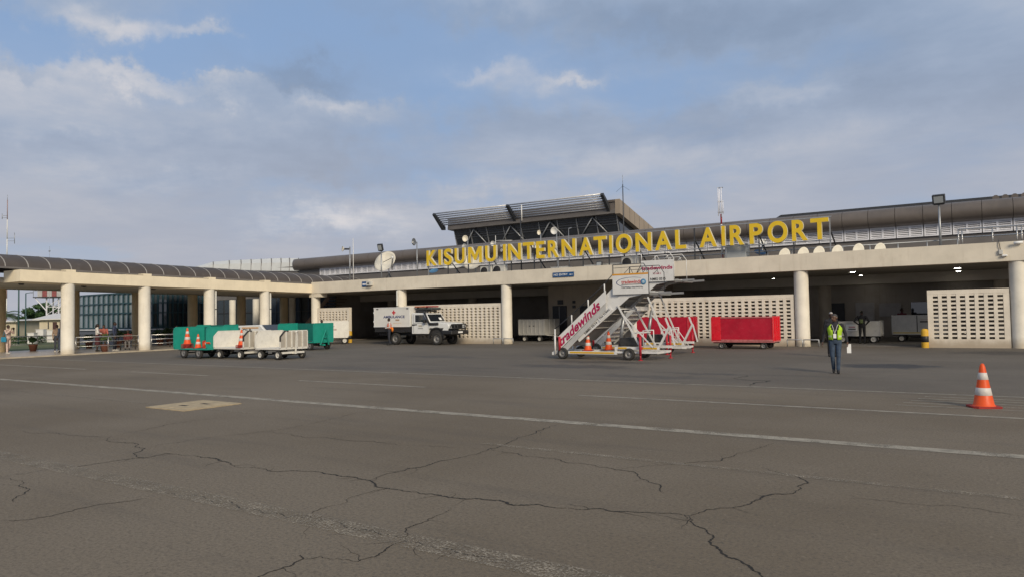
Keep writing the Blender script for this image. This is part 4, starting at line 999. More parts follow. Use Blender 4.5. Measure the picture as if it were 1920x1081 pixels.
t = cart('pale grey cart with faded red print before the short block wall', (-38.3, 35.35, 0), .77, 2.0, 1.3, .52, 1.64, WC, GRC, RIMW, .24, chamfer=.05, ribs=5, drawbar=None, wx=.75, side_panel=True)
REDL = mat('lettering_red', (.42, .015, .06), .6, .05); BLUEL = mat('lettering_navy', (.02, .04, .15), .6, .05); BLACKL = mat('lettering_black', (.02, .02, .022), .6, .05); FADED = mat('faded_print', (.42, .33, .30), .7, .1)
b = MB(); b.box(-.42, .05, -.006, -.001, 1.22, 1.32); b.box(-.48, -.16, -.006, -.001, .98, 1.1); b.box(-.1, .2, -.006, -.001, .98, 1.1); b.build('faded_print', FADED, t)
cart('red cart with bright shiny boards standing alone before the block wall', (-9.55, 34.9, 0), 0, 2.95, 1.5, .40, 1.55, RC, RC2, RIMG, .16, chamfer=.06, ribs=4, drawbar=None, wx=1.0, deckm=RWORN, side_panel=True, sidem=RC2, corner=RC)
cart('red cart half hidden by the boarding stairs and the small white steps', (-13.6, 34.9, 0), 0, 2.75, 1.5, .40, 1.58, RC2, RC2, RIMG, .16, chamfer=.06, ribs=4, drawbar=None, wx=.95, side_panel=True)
t = cart('grey ribbed cart with chamfered end parked under the soffit by the lobby door', (-25.45, 41.3, 0), 0, 2.1, 2.0, .53, 1.52, GRC, GRC, RIMW, .2, chamfer=.05, ribs=3, drawbar='V', wx=.6, side_panel=True)
for i in range(7):
    x = -1.0+i*2.0/6.2; b = MB(); b.box(x-.03, x+.03, -.035, -.001, .56, 1.5); b.build('rib', GRC, t)
for x in (-.1, .22): b = MB(); b.box(x-.09, x+.09, -.012, -.002, 1.05, 1.11); b.build('print', BLACKL, t)
t = cart('grey cart with a small white notice in the right baggage bay', (-5.35, 41.9, 0), 0, 2.2, 1.5, .46, 1.18, GRC, GRC, RIMW, .22, chamfer=.05, ribs=4, drawbar=None, side_panel=True, wx=.75)
b = MB(); b.box(-.55, .0, -.02, -.001, .68, 1.02); b.build('notice', SW, t); b = MB(); b.box(-.45, -.08, -.024, -.021, .74, .79); b.build('print', BLACKL, t); b = MB(); b.box(-.42, -.1, -.024, -.021, .86, .9); b.build('print', REDL, t)
t = cart('tall grey cart with yellow lower edge beside the yellow and black bollard', (-2.65, 44.0, 0), 0, 2.5, 1.6, .48, 1.45, GRC, GRC, RIMW, .2, chamfer=.08, ribs=4, drawbar=None, side_panel=True, wx=.8)
b = MB(); b.box(-1.2, 1.2, -.015, -.001, .48, .53); b.build('yellow_edge', mat('edge_yellow', (.55, .40, .04), .6, .1), t)
b = MB(); b.box(-.06, -.02, -.012, -.001, .55, 1.44); b.build('board_joint', AXLE, t)
b = MB(); b.box(.1, .8, -.006, -.001, 1.06, 1.13); b.build('print', BLACKL, t); b = MB(); b.box(.15, .6, -.006, -.001, 1.2, 1.23); b.build('print', FADED, t)
# cones
OR = mat('cone_orange', (.72, .085, .012), .5, .05, 8, dirt=.12, dcol=(.4, .08, .03)); BAND = mat('cone_band', (.60, .56, .52), .5, .06, 8, dirt=.25, dcol=(.36, .30, .27)); CBASE = mat('cone_base', (.30, .022, .018), .7, .12, 8, dirt=.35)
def make_cone():
    t = thing('traffic_cone', '', 'traffic cone')
    def r(z): return .155-(.155-.032)*(z-.03)/.70
    b = MB(); b.lathe([(r(.03)+.02, .028), (r(.05), .055), (r(.30), .30), (r(.62), .62), (r(.68), .68), (.028, .715), (.015, .73), (.001, .733)], 22); b.build('cone_body', OR, t)
    for (a, c) in ((.205, .33), (.465, .58)):
        b = MB(); b.lathe([(r(a)+.001, a), (r(a)+.0035, a+.002), (r(c)+.0035, c-.002), (r(c)+.001, c)], 22); b.build('reflective_band', BAND, t)
    b = MB(); s_ = .215; c_ = .06
    b.prism([(-s_+c_, -s_), (s_-c_, -s_), (s_, -s_+c_), (s_, s_-c_), (s_-c_, s_), (-s_+c_, s_), (-s_, s_-c_), (-s_, -s_+c_)], 0, .03, 'Z'); b.build('base', CBASE, t)
    return t
c0 = make_cone(); used = [False]
def cone(p, label, sc=1.0, rz=0.0, group='traffic cones'):
    o = c0 if not used[0] else copy_tree(c0); used[0] = True
    o.location = p; o.scale = (sc, sc, sc); o.rotation_euler = (0, 0, rz); o['label'] = label; o['group'] = group; return o
p = PZ(1845, 763); cone((p.x, p.y, .004), 'orange cone with two white bands standing alone on the open apron', 1.09, .35)
# the stack on the green cart, the two beside it and the one on the white cart
for k in range(4): cone((-32.85, 20.72, .50+.058*k), ['lowest cone of the stack on the green cart', 'second cone up in the stack on the green cart', 'third cone up in the stack on the green cart', 'topmost orange cone of the tall stack on the green cart'][k], 1.12, .2*k)
cone((-31.95, 20.72, .50), 'orange cone standing beside the stack on the green cart', .95, .5)
for k, (x, y, ro) in enumerate(((-31.4, 20.8, 1.2), (-31.15, 21.05, .4))):
    o = cone((x, y, .68), ['red cone lying on its side on the green cart behind the standing cone', 'red cone lying on its side nearest the end board of the green cart'][k], .9, ro); o.rotation_euler = (1.42, 0, ro)
for k in range(3): cone((-28.98, 21.02, .54+.05*k), ['lowest red base in the cone stack on the white cart', 'middle cone in the stack on the white cart', 'top orange cone of the stack on the white cart'][k], 1.02, .3*k)
# ---------------------------------------------------------------- passenger boarding stairs
SWH = mat('stairs_white_paint', (.66, .65, .63), .45, .05, 2.5, dirt=.2, dcol=(.42, .38, .32), streak=.12); SGR = mat('stairs_underside', (.22, .215, .205), .6, .1, 2.5, dirt=.35); SGW = mat('stairs_stringer_grey', (.46, .455, .44), .5, .07, 3, dirt=.25); STR = mat('stairs_tread', (.45, .42, .37), .6, .1, 4, dirt=.3)
SYL = mat('stairs_yellow', (.62, .36, .02), .5, .06, 4, dirt=.2); SRD = mat('jack_red', (.42, .02, .035), .5, .08, 4, dirt=.2); SOG = mat('stairs_orange_band', (.62, .28, .03), .5, .05); PADG = mat('bumper_pad_grey', (.22, .22, .225), .6, .1)
DRED = mat('stairs_maroon_lettering', (.36, .012, .075), .5, .05); LBLUE = mat('roundel_blue', (.06, .20, .36), .5, .06)
def stairs(label, X0, Y0, ext, near):
    t = thing('boarding_stairs', label, 'boarding stairs', (X0+2.2, Y0+.8, 0), group='passenger boarding stairs', world=True)
    W_ = 1.55; dz = ext; dxp = ext*.25
    P = lambda x, y, z: (X0+x, Y0+y, z)
    # chassis
    b = MB()
    for y in (.06, W_-.06):
        b.bar(P(-.05, y, .27), P(2.78, y, .27), .08, .12); b.bar(P(2.78, y, .47), P(4.55, y, .47), .08, .10); b.bar(P(2.78, y, .21), P(2.78, y, .52), .08, .09, (0, 1, 0)); b.bar(P(2.8, y, .30), P(4.5, y, .30), .07, .07)
    for x in (.1, 1.4, 2.7, 3.7, 4.45): b.bar(P(x, .1, .29), P(x, W_-.1, .29), .08, .08)
    b.bar(P(-.05, .0, .22), P(-.05, W_, .22), .12, .12); b.build('chassis', SWH, t)
    for (x0, x1, z) in ((.72, 2.7, .27), (2.88, 3.25, .47), (3.9, 4.5, .47)):
        b = MB(); b.box(X0+x0, X0+x1, Y0+.012, Y0+.0195, z-.035, z+.035); b.build('yellow_stripe', SYL, t)
    for x in (.42, 3.36):
        wheel(t, X0+x, Y0-.02, .235, .17, RIMG, 'wheel', -1); wheel(t, X0+x, Y0+W_+.02, .235, .17, RIMG, 'wheel', 1)
        b = MB(); b.tube(P(x, 0, .235), P(x, W_, .235), .04, n=8); b.build('axle', AXLE, t)
    # lower flight: wide side boards, treads between
    sl = .835
    zl = lambda x: .36+(x-.25)*sl              # bottom line of the lower side board
    for (y, nm) in ((-.03, 0), (W_+.0, 1)):
        b = MB(); b.prism([(X0+.22, .34), (X0+.22, .92), (X0+2.42, .92+2.2*sl-.01), (X0+2.42, .42+2.2*sl)], Y0+y, Y0+y+.03); b.build('side_board', SWH, t)
    for y in (-.005, W_-.02):
        b = MB(); b.prism([(X0+.62, .36), (X0+.30, .37), (X0+2.40, .40+2.2*sl), (X0+2.40, .14+2.2*sl)], Y0+y, Y0+y+.02); b.build('lower_stringer', SGW, t)
    # upper flight slides inside the lower one
    top = 2.57+dz; x1 = 3.35+dxp*0
    def zu(x): return top-.10-(3.25-x)*(sl+ext*.12)
    for y in (.05, W_-.08):
        b = MB(); b.prism([(X0+1.15, zu(1.15)-.02), (X0+1.05, zu(1.15)+.14), (X0+3.2, zu(3.2)+.28), (X0+3.9, zu(3.2)+.28), (X0+3.9, zu(3.2)+.10), (X0+3.4, zu(3.2)+.02)], Y0+y, Y0+y+.035); b.build('upper_stringer', SWH, t)
        b = MB(); b.prism([(X0+2.3, zu(2.3)+.26), (X0+2.3, zu(2.3)+.82), (X0+2.8, zu(2.8)+.86), (X0+3.3, zu(3.2)+.88), (X0+3.3, zu(3.2)+.26)], Y0+y+.04, Y0+y+.06); b.build('upper_side_board', SWH, t)
    b = MB(); b.add([P(1.2, .09, zu(1.2)-.03), P(3.5, .09, zu(3.5)-.0), P(3.5, W_-.09, zu(3.5)-.0), P(1.2, W_-.09, zu(1.2)-.03)], [(0, 1, 2, 3)]); b.build('soffit_sheet', SGR, t)
    n = 8
    for i in range(n):
        z = .55+i*.2; x = .42+i*.24; b = MB(); b.box(X0+x, X0+x+.27, Y0+.02, Y0+W_-.02, z-.035, z); b.build('tread', STR, t)
        b = MB(); b.box(X0+x+.25, X0+x+.265, Y0+.02, Y0+W_-.02, z, z+.165); b.build('riser', SWH, t)
    n = max(5, int((top-1.0)/.2))-2
    for i in range(n):
        x = 1.6+i*(1.62/n); z = zu(x)+.18; b = MB(); b.box(X0+x, X0+x+.27, Y0+.09, Y0+W_-.09, z-.03, z); b.build('tread', STR, t)
    # platform
    px0, px1 = 2.74, 4.24
    b = MB(); b.box(X0+px0+.3, X0+px1, Y0+.03, Y0+W_-.03, top-.0, top+.06); b.build('platform', SGR, t)
    for (y, fr) in ((-.045, 1), (W_+.015, 0)):
        b = MB(); b.box(X0+px0, X0+px1, Y0+y, Y0+y+.03, top if fr else top+.02, top+.80+.14*(not near) if fr else top+.12); pn = b.build('side_panel', SWH, t)
        if near and fr:
            b = MB(); b.box(X0+px0, X0+px1, Y0+y-.003, Y0+y, top+.735, top+.80); b.build('orange_band', SOG, pn)
        zt_ = top+1.16+.1*(not near); zp = top+.80+.14*(not near); m = DSTEEL if near else SWH
        b = MB(); yy = Y0+y+.015
        b.path([(X0+px0+.02, yy, zp), (X0+px0+.02, yy, zt_)], .02, 8); b.path([(X0+px0+.02, yy, zt_), (X0+px1-.18, yy, zt_), (X0+px1+.02, yy, zp+.05), (X0+px1+.02, yy, top)], .015, 8); b.build('platform_rail', m, t)
        b = MB(); b.path([(X0+px0+.02, yy, zt_-.13), (X0+px1-.3, yy, zt_-.11), (X0+px1-.2, yy, zp)], .010, 6); b.path([(X0+px0+.5, yy, zp), (X0+px0+.75, yy, zt_-.13), (X0+px0+.86, yy, zp)], .010, 6); b.path([(X0+px0+1.05, yy, zp), (X0+px0+1.28, yy, zt_-.14)], .010, 6); b.build('inner_rail', m, t)
    # bumper pads reaching out to the aircraft
    for y in (.1, W_-.12):
        b = MB(); b.bar(P(px1-.4, y, top-.02), P(px1+.5, y, top+.0), .045, .045); b.build('pad_arm', SGR, t)
        b = MB(); b.bar(P(px1+.35, y, top+.01), P(px1+.85, y+.03, top+.02), .10, .08); b.build('bumper_pad', PADG, t)
    b = MB(); b.box(X0+px1, X0+px1+.35, Y0+.05, Y0+W_-.05, top-.06, top-.01); b.build('dock_lip', SGR, t)
    # hand rails of the flights
    for y in (0.0, W_):
        for (x, za, zb_) in ((.05, .3, 1.23), (.85, 1.40, 1.80), (1.62, 2.03, 2.40), (2.36, 2.6, 3.0+dz*.6)): b = MB(); b.tube(P(x, y, za), P(x, y, zb_), .028, n=8); b.build('rail_post', SWH, t)
        b = MB(); b.path([P(.05, y, 1.23), P(.85, y, 1.80), P(1.62, y, 2.40), P(2.36, y, 3.0+dz*.6), P(px0, y, top+.80)], .017, 6); b.build('hand_rail', DSTEEL, t)
        b = MB(); b.tube(P(.05, y-.005, .18), P(.05, y-.005, .95), .04, n=8); b.build('end_post', SWH, t)
    # support frame
    for y in (.0, W_):
        b = MB(); b.bar(P(2.92, y, zu(2.92)-.05), P(3.84, y, .5), .06, .05, (0, 1, 0)); b.build('strut', SWH, t)
        if y == 0: b = MB(); b.bar(P(3.15, y, 1.75), P(4.35, y, .5), .045, .04, (0, 1, 0)); b.bar(P(3.6, y, 1.08), P(4.15, y, 1.10), .035, .035); b.build('brace', SWH, t)
    for (x, z) in ((3.05, zu(3.05)-.3), (3.2, 1.9), (3.62, 1.05)):
        b = MB(); b.bar(P(x, 0, z), P(x, W_, z), .045, .045); b.build('cross_bar', SWH, t)
    b = MB(); b.tube(P(2.6, W_/2, .4), P(2.85, W_/2, 1.9), .07, n=10); b.tube(P(2.7, W_/2, 1.0), P(2.95, W_/2, 2.3), .04, n=10); b.build('lift_ram', STEEL, t)
    b = MB(); b.bbox(X0+2.85, X0+3.6, Y0+.25, Y0+1.0, .52, .86, .03); b.build('power_pack', AXLE, t)
    # hoop, drawbar, jacks
    b = MB(); b.path([P(3.95, .02, .5), P(3.95, .02, 1.15), P(4.38, .02, 1.17), P(4.38, .02, .5)], .02, 8); b.build('guard_hoop', SWH, t)
    b = MB(); b.bar(P(4.30, W_*.35, .32), P(4.85, W_*.3, 1.30), .08, .06, (0, 1, 0)); b.bar(P(4.83, W_*.3, 1.28), P(4.70, W_*.3, 1.62), .06, .05, (0, 1, 0)); b.bar(P(4.86, W_*.3, 1.3), P(5.05, W_*.3, .55), .05, .05, (0, 1, 0)); b.build('drawbar', SWH, t)
    for (x, y) in ((3.88, -.12), (4.42, W_+.1), (.3, -.08)):
        hi = .92; b = MB(); b.tube(P(x, y, .20 if x > 1 else .36), P(x, y, hi), .05, n=10)
        if x > 1: b.tube(P(x, y, .03), P(x, y, .22), .032, n=8); b.lathe([(.001, 0), (.09, 0), (.09, .03), (.001, .03)], 12, P(x, y, 0))
        b.bar(P(x, y, .47), P(x, y+(.16 if y < 0 else -.16), .47), .09, .09); b.build('jack', SRD, t)
    # lettering
    up = Vector((sl, 0, 1)).normalized()
    if near:
        d = Vector((1, 0, sl)).normalized()
        lettering('lettering', 'tradewinds', DRED, t, P(.30, -.03, .46), d, Vector((-.25*d.z, 0, d.x)), 2.45, .40, .035)
        yy = -.045
        lettering('lettering', 'tradewinds', mat('panel_red_lettering', (.50, .05, .05), .5, .05), t, P(px0+.38, yy, top+.40), (1, 0, 0), (0, 0, 1), .84, .145, .02)
        lettering('lettering', 'Your Safety Our Priority', BLACKL, t, P(px0+.37, yy, top+.21), (1, 0, 0), (0, 0, 1), .92, .075, .01)
        el = MB(); N_ = 40; cx, cz, rx, rz_ = px0+.82, top+.455, .66, .195
        pts = []
        for i in range(N_+1):
            a = PI*(.30)+PI*1.42*i/N_; th = .022*(1-abs(i/N_-.45)*1.5); th = max(th, .004)
            pts += [P(cx+rx*math.cos(a), yy-.006, cz+rz_*math.sin(a)), P(cx+(rx-th*1.6)*math.cos(a), yy-.006, cz+(rz_-th)*math.sin(a))]
        el.add(pts, [(2*i, 2*i+1, 2*i+3, 2*i+2) for i in range(N_)]); el.build('logo_ring', BLUEL, t, fix=False)
        b = MB(); b.lathe([(.001, -.012), (.085, -.012), (.115, -.008), (.115, -.002)], 24, (X0+px0+1.30, Y0+yy, top+.45), 'Y'); b.build('roundel', LBLUE, t)
        b = MB(); b.lathe([(.001, -.016), (.055, -.015), (.06, -.0125)], 20, (X0+px0+1.30, Y0+yy, top+.45), 'Y'); b.build('roundel_core', mat('roundel_pale', (.35, .48, .58), .5, .05), t)
        b = MB(); b.box(X0+px0+.38, X0+px0+1.2, Y0+yy-.007, Y0+yy-.001, top+.36, top+.378); b.build('print_line', BLACKL, t)
        du = Vector((1, 0, (sl+ext*.12))).normalized()
        lettering('lettering', 'NMKI 0514', BLACKL, t, P(1.45, .05, zu(1.45)+.03), du, Vector((-du.z, 0, du.x)), .72, .10, .02)
        b = MB(); q0 = Vector(P(2.12, .045, zu(2.12)-.02)); b.prism([(q0.x, q0.z), (q0.x+du.x*.72, q0.z+du.z*.72), (q0.x+du.x*.72-du.z*.2, q0.z+du.z*.72+du.x*.2), (q0.x-du.z*.2, q0.z+du.x*.2)], Y0+.02, Y0+.046); b.build('plate', SWH, t)
        lettering('lettering', 'TAX TOWN', BLACKL, t, tuple(q0+du*.06+Vector((-du.z, 0, du.x))*.06-Vector((0, .026, 0))), du, Vector((-du.z, 0, du.x)), .58, .09, .015)
    else:
        yy = -.045
        lettering('lettering', 'tradewinds', DRED, t, P(px0+.02, yy, top+.52), (1, 0, 0), (0, 0, 1), 1.44, .17, .03)
        lettering('lettering', 'TU NO 2', REDL, t, P(px0+.55, yy, top+.31), (1, 0, 0), (0, 0, 1), .38, .075, .01)
        lettering('lettering', 'NMKI 0515', BLACKL, t, P(px0+.42, yy, top+.05), (1, 0, 0), (0, 0, 1), .72, .12, .02)
    return t
stairs('white boarding stairs with maroon tradewinds lettering and orange-banded platform panel', -14.75, 25.72, 0.0, True)
stairs('white boarding stairs with higher platform marked NMKI 0515, parked behind the other stairs', -15.2, 29.7, .62, False)
o = cone((-13.35, 26.05, .335), 'orange cone on the stairs chassis nearest the lower wheel', .98, .2)
o = cone((-12.75, 26.75, .335), 'orange cone on the stairs chassis under the treads', 1.05, .6)
# small steps
p = PZ(1290, 650)
t = thing('maintenance_steps', 'small white three-tread steps with rails before the red cart', 'steps', (-13.25, 33.9, 0))
for y in (0, .6):
    b = MB(); b.path([(0, y, 0), (0, y, .98), (.62, y, .98), (1.28, y, .05)], .022, 8); b.path([(.0, y, .62), (.45, y, .62), (.95, y, .03)], .018, 8); b.path([(.32, y, .05), (.32, y, .98)], .016, 6); b.path([(.62, y, .98), (.62, y, .3)], .016, 6); b.path([(0, y, .05), (1.28, y, .05)], .02, 8); b.build('side_frame', SWH, t)
for i in range(3):
    b = MB(); b.box(.28+i*.26, .55+i*.26, .02, .58, .62-i*.2, .645-i*.2); b.build('tread', STR, t)
b = MB(); b.bar((0, 0, .62), (0, .6, .62), .03); b.bar((0, 0, .98), (0, .6, .98), .03); b.build('cross_bar', SWH, t)
for y in (-.03, .63): wheel(t, -.06, y, .09, .05, RIMG, 'wheel')
# ---------------------------------------------------------------- ambulance
AW = mat('ambulance_white', (.70, .70, .68), .3, .04, 2, dirt=.1, dcol=(.42, .38, .32)); ABX = mat('ambulance_box_white', (.68, .665, .62), .45, .04, 2, dirt=.12, dcol=(.45, .40, .33)); BPL = mat('black_plastic', (.022, .022, .024), .5, .1)
A = thing('ambulance', 'white box-bodied ambulance truck with red cross and black bull bar', 'ambulance', (-32.65, 35.55, 0))
WD = 1.72
def amb(b, n, m, p=None): return b.build(n, m, p or A)
# box body
b = MB(); b.bbox(-1.86, 1.38, -.06, WD+.06, 1.20, 2.49, .03); bx = amb(b, 'box_body', ABX)
for (x0, x1, z0, z1) in ((-1.87, 1.39, 2.44, 2.50), (-1.87, 1.39, 1.19, 1.25)):
    b = MB(); b.box(x0, x1, -.075, -.061, z0, z1); amb(b, 'edge_trim', AW, bx)
for x in (-1.84, 1.33): b = MB(); b.box(x, x+.05, -.072, -.061, 1.255, 2.435); amb(b, 'edge_trim', AW, bx)
for x in (-1.6, 1.1): b = MB(); b.box(x, x+.16, -.085, -.062, 2.36, 2.42); amb(b, 'marker_lamp', BPL, bx)
RC_ = mat('cross_red', (.5, .02, .03), .5, .04)
cxm = -.03
b = MB(); b.box(cxm-.05, cxm+.05, -.068, -.061, 2.0, 2.30); b.box(cxm-.15, cxm-.0505, -.068, -.061, 2.10, 2.20); b.box(cxm+.0505, cxm+.15, -.068, -.061, 2.10, 2.20); amb(b, 'red_cross', RC_, bx)
lettering('lettering', 'AMBULANCE', BLUEL, A, (-.98, -.061, 1.78), (1, 0, 0), (0, 0, 1), 1.92, .175, .03)
b = MB(); b.box(.12, .46, -.066, -.061, 1.60, 1.70); amb(b, 'print', mat('tan_print', (.38, .26, .17), .6, .1), bx)
b = MB(); b.box(-.1, .62, -.066, -.061, 1.44, 1.455); amb(b, 'print', mat('orange_print', (.55, .28, .08), .6, .1), bx)
for z in (1.5, 2.1): b = MB(); b.tube((-1.9, -.04, z), (-1.9, -.04, z+.1), .025, n=8); amb(b, 'door_hinge', AW, bx)
# chassis and cab
b = MB(); b.box(-1.75, 4.1, .35, .5, .62, .80); b.box(-1.75, 4.1, 1.22, 1.37, .62, .80); b.box(-1.84, 1.36, 0.0, WD, .86, 1.19); amb(b, 'chassis', BPL)
prof = [(1.46, .72), (2.86, .72), (2.9, 1.0), (3.0, 1.12), (4.42, 1.12), (4.52, 1.05), (4.56, 1.18), (4.52, 1.33), (4.40, 1.40), (3.02, 1.50), (2.66, 2.02), (2.58, 2.07), (1.52, 2.10), (1.46, 2.04)]
b = MB(); b.prism(prof, 0.03, WD-.03); cab = amb(b, 'cab', AW)
bm_ = cab.modifiers.new('b', 'BEVEL'); bm_.width = .04; bm_.segments = 3; bm_.limit_method = 'ANGLE'
b = MB(); b.prism([(1.78, 1.50), (2.80, 1.50), (2.50, 1.96), (1.78, 1.96)], .018, .029); amb(b, 'door_window', GLASSD, cab)
b = MB(); b.prism([(1.62, 1.42), (2.93, 1.42), (2.93, 1.435), (1.62, 1.435)], .020, .029); b.box(1.62, 1.63, .020, .029, .80, 2.0); b.box(2.93, 2.94, .02, .029, .9, 1.43); amb(b, 'door_seam', BPL, cab)
b = MB(); b.box(1.70, 1.92, .005, .029, 1.30, 1.36); amb(b, 'door_handle', BPL, cab)
b = MB(); b.box(1.50, 1.72, .012, .029, 1.27, 1.35); amb(b, 'fuel_flap', BPL, cab)
b = MB(); b.box(2.05, 2.35, .024, .029, 1.18, 1.30); amb(b, 'door_emblem', mat('tan_print2', (.48, .44, .36), .6, .1), cab)
b = MB(); b.box(2.0, 2.42, .022, .029, 1.06, 1.09); b.box(2.5, 2.8, .022, .029, 1.32, 1.35); amb(b, 'print', BLACKL, cab)
# windscreen
nx, nz = (1.50-2.02), -(3.02-2.66)
def wsp(t_, y, off=.012):
    x = 3.02+(2.66-3.02)*t_; z = 1.50+(2.02-1.50)*t_; n_ = Vector((.52, 0, .36)).normalized(); return (x+n_.x*off, y, z+n_.z*off)
b = MB(); b.add([wsp(.06, .12), wsp(.06, WD-.12), wsp(.93, WD-.16), wsp(.93, .16)], [(0, 1, 2, 3)]); amb(b, 'windscreen', GLASSD, cab)
b = MB(); b.add([wsp(.2, WD-.62, .02), wsp(.2, WD-.36, .02), wsp(.5, WD-.38, .02), wsp(.5, WD-.62, .02)], [(0, 1, 2, 3)]); amb(b, 'permit_paper', SW, cab)
# snorkel, mirror, fender flares
b = MB(); b.path([(3.55, -.03, 1.36), (3.02, -.03, 1.37), (2.62, -.0, 2.05), (2.56, .0, 2.18)], .06, 8); b.bbox(2.98, 3.75, -.07, .03, 1.29, 1.45, .03); amb(b, 'snorkel', BPL)
b = MB(); b.bbox(2.62, 2.76, -.22, -.05, 1.42, 1.66, .02); b.bar((2.8, .02, 1.45), (2.7, -.1, 1.5), .03); amb(b, 'mirror', BPL)
for y0, y1 in ((-.04, .06), (WD-.06, WD+.04)):
    b = MB(); pts = []
    for i in range(9):
        a = PI*i/8; pts.append((3.58+.56*math.cos(a)*1.02, .42+.70*max(0, math.sin(a))**.6))
    for p, q_ in zip(pts[:-1], pts[1:]): b.bar((p[0], (y0+y1)/2, p[1]), (q_[0], (y0+y1)/2, q_[1]), .07, .1, (0, 1, 0))
    amb(b, 'wheel_arch_flare', BPL)
b = MB(); b.box(3.1, 4.1, .06, WD-.06, .6, 1.12); amb(b, 'engine_bay', AXLE)
b = MB(); b.box(3.0, 4.45, .032, .05, 1.1, 1.14); b.prism([(4.05, .95), (4.5, .95), (4.52, 1.12), (4.15, 1.12)], .028, .06); amb(b, 'fender_front', AW, cab)
# front end
b = MB(); b.bbox(4.545, 4.60, .30, WD-.30, 1.0, 1.30, .02); amb(b, 'grille', BPL)
LENS = mat('headlamp_lens', (.62, .63, .62), .12, .05)
for y in (.05, WD-.27): b = MB(); b.bbox(4.40, 4.61, y, y+.22, 1.04, 1.27, .03); amb(b, 'headlight', LENS)
b = MB(); b.bbox(4.1, 4.85, -.06, WD+.06, .68, .94, .05); amb(b, 'front_bumper', BPL)
b = MB()
for z in (1.05, 1.32): b.path([(4.72, .12, z), (4.80, .3, z), (4.80, WD-.3, z), (4.72, WD-.12, z)], .035, 8)
for y in (.3, .62, WD-.62, WD-.3): b.tube((4.80, y, .9), (4.80, y, 1.34), .035, n=8)
for y in (.02, WD-.02): b.path([(4.6, y, .9), (4.72, y, 1.2), (4.72, y+(.1 if y < .5 else -.1), 1.32)], .03, 8)
amb(b, 'bull_bar', BPL)
b = MB(); b.box(4.853, 4.86, .62, 1.1, .76, .87); amb(b, 'number_plate', SW)
lettering('lettering', 'A', BLACKL, A, (4.861, .72, .78), (0, 1, 0), (0, 0, 1), .08, .07, .01) if False else None
b = MB(); b.bbox(1.55, 2.5, .3, WD-.3, 2.16, 2.26, .02); b.bar((1.7, .3, 2.08), (1.7, .3, 2.2), .05); b.bar((2.4, .3, 2.08), (2.4, .3, 2.2), .05); b.bar((1.7, WD-.3, 2.08), (1.7, WD-.3, 2.2), .05); b.bar((2.4, WD-.3, 2.08), (2.4, WD-.3, 2.2), .05); amb(b, 'roof_rack', BPL)
b = MB(); b.bbox(1.60, 2.9, .35, WD-.35, 2.27, 2.42, .04); amb(b, 'roof_load', mat('roof_load_dark', (.045, .05, .05), .6, .2))
b = MB(); b.bbox(1.50, 2.5, .25, WD-.25, 2.45, 2.54, .03); amb(b, 'light_bar', mat('light_bar_amber', (.42, .12, .05), .35, .15)); b = MB(); b.bbox(2.505, 2.6, .25, WD-.25, 2.45, 2.54, .02); amb(b, 'light_bar_end', mat('light_bar_red', (.30, .03, .03), .35, .1))
b = MB(); b.bar((1.6, .5, 2.42), (1.6, .5, 2.46), .1); b.bar((2.4, .5, 2.42), (2.4, .5, 2.46), .1); amb(b, 'light_bar_foot', BPL)
for (x, y, s_) in ((0, .12, -1), (3.58, .10, -1), (0, WD-.12, 1), (3.58, WD-.10, 1)): wheel(A, x, y, .40, .26, RIMG, 'wheel', s_)
b = MB(); b.tube((0, .2, .4), (0, WD-.2, .4), .07, n=8); b.tube((3.58, .2, .4), (3.58, WD-.2, .4), .07, n=8); amb(b, 'axle', AXLE)
b = MB(); b.box(-.62, -.58, 0.02, .3, .3, .85); amb(b, 'mud_flap', BPL)
# ---------------------------------------------------------------- low white vehicle with an orange stripe behind the carts
p = PZ(505, 656)
V = thing('tow_tractor', 'low white airport vehicle with an orange stripe behind the white carts', 'tow tractor', (-37.7, 28.1, 0), 0)
b = MB(); b.prism([(-2.1, .35), (2.0, .35), (2.0, .82), (1.5, .98), (.75, 1.52), (-1.9, 1.47), (-2.1, 1.0)], 0, 1.7); bd = b.build('body', AW, V)
m_ = bd.modifiers.new('b', 'BEVEL'); m_.width = .06; m_.segments = 3; m_.limit_method = 'ANGLE'
b = MB(); b.box(-1.0, .62, -.012, -.001, 1.31, 1.37); b.build('orange_stripe', SOG, V)
b = MB(); b.prism([(-1.85, 1.1), (-1.2, 1.1), (-1.2, 1.36), (-1.85, 1.36)], -.012, -.001); b.build('side_window', GLASSD, V)
lettering('lettering', 'OUL', BLACKL, V, (-.95, -.001, 1.06), (1, 0, 0), (0, 0, 1), 1.0, .23, .03)
b = MB(); b.add([(1.46, .1, 1.03), (1.46, 1.6, 1.03), (.82, 1.6, 1.50), (.82, .1, 1.50)], [(0, 1, 2, 3)]); b.v = [v+Vector((.02, 0, .02)) for v in b.v]; b.build('windscreen', GLASSD, V)
for x in (-1.3, 1.25):
    for (y, s_) in ((.08, -1), (1.62, 1)): wheel(V, x, y, .32, .2, RIMG, 'wheel', s_)
# ---------------------------------------------------------------- yellow loader in the dark bay behind the ambulance
Lq = thing('belt_loader', 'low yellow loader parked in the dark bay behind the ambulance', 'loader', (-38.6, 44.0, 0))
YLD = mat('loader_yellow', (.42, .33, .03), .5, .12, 3, dirt=.3)
b = MB(); b.prism([(-1.9, .42), (1.9, .42), (1.9, .75), (.9, .78), (.5, 1.0), (-1.9, .98)], 0, 1.5); b.build('body', YLD, Lq)
b = MB(); b.prism([(-1.7, .98), (-.2, 1.0), (2.2, 1.25), (2.2, 1.4), (-1.7, 1.15)], .3, 1.1); b.build('conveyor', YLD, Lq)
b = MB(); b.box(-1.9, 1.9, -.01, -.001, .55, .62); b.build('stripe', BPL, Lq)
for x in (-1.2, 1.2):
    for (y, s_) in ((.08, -1), (1.42, 1)): wheel(Lq, x, y, .28, .18, RIMG, 'wheel', s_)
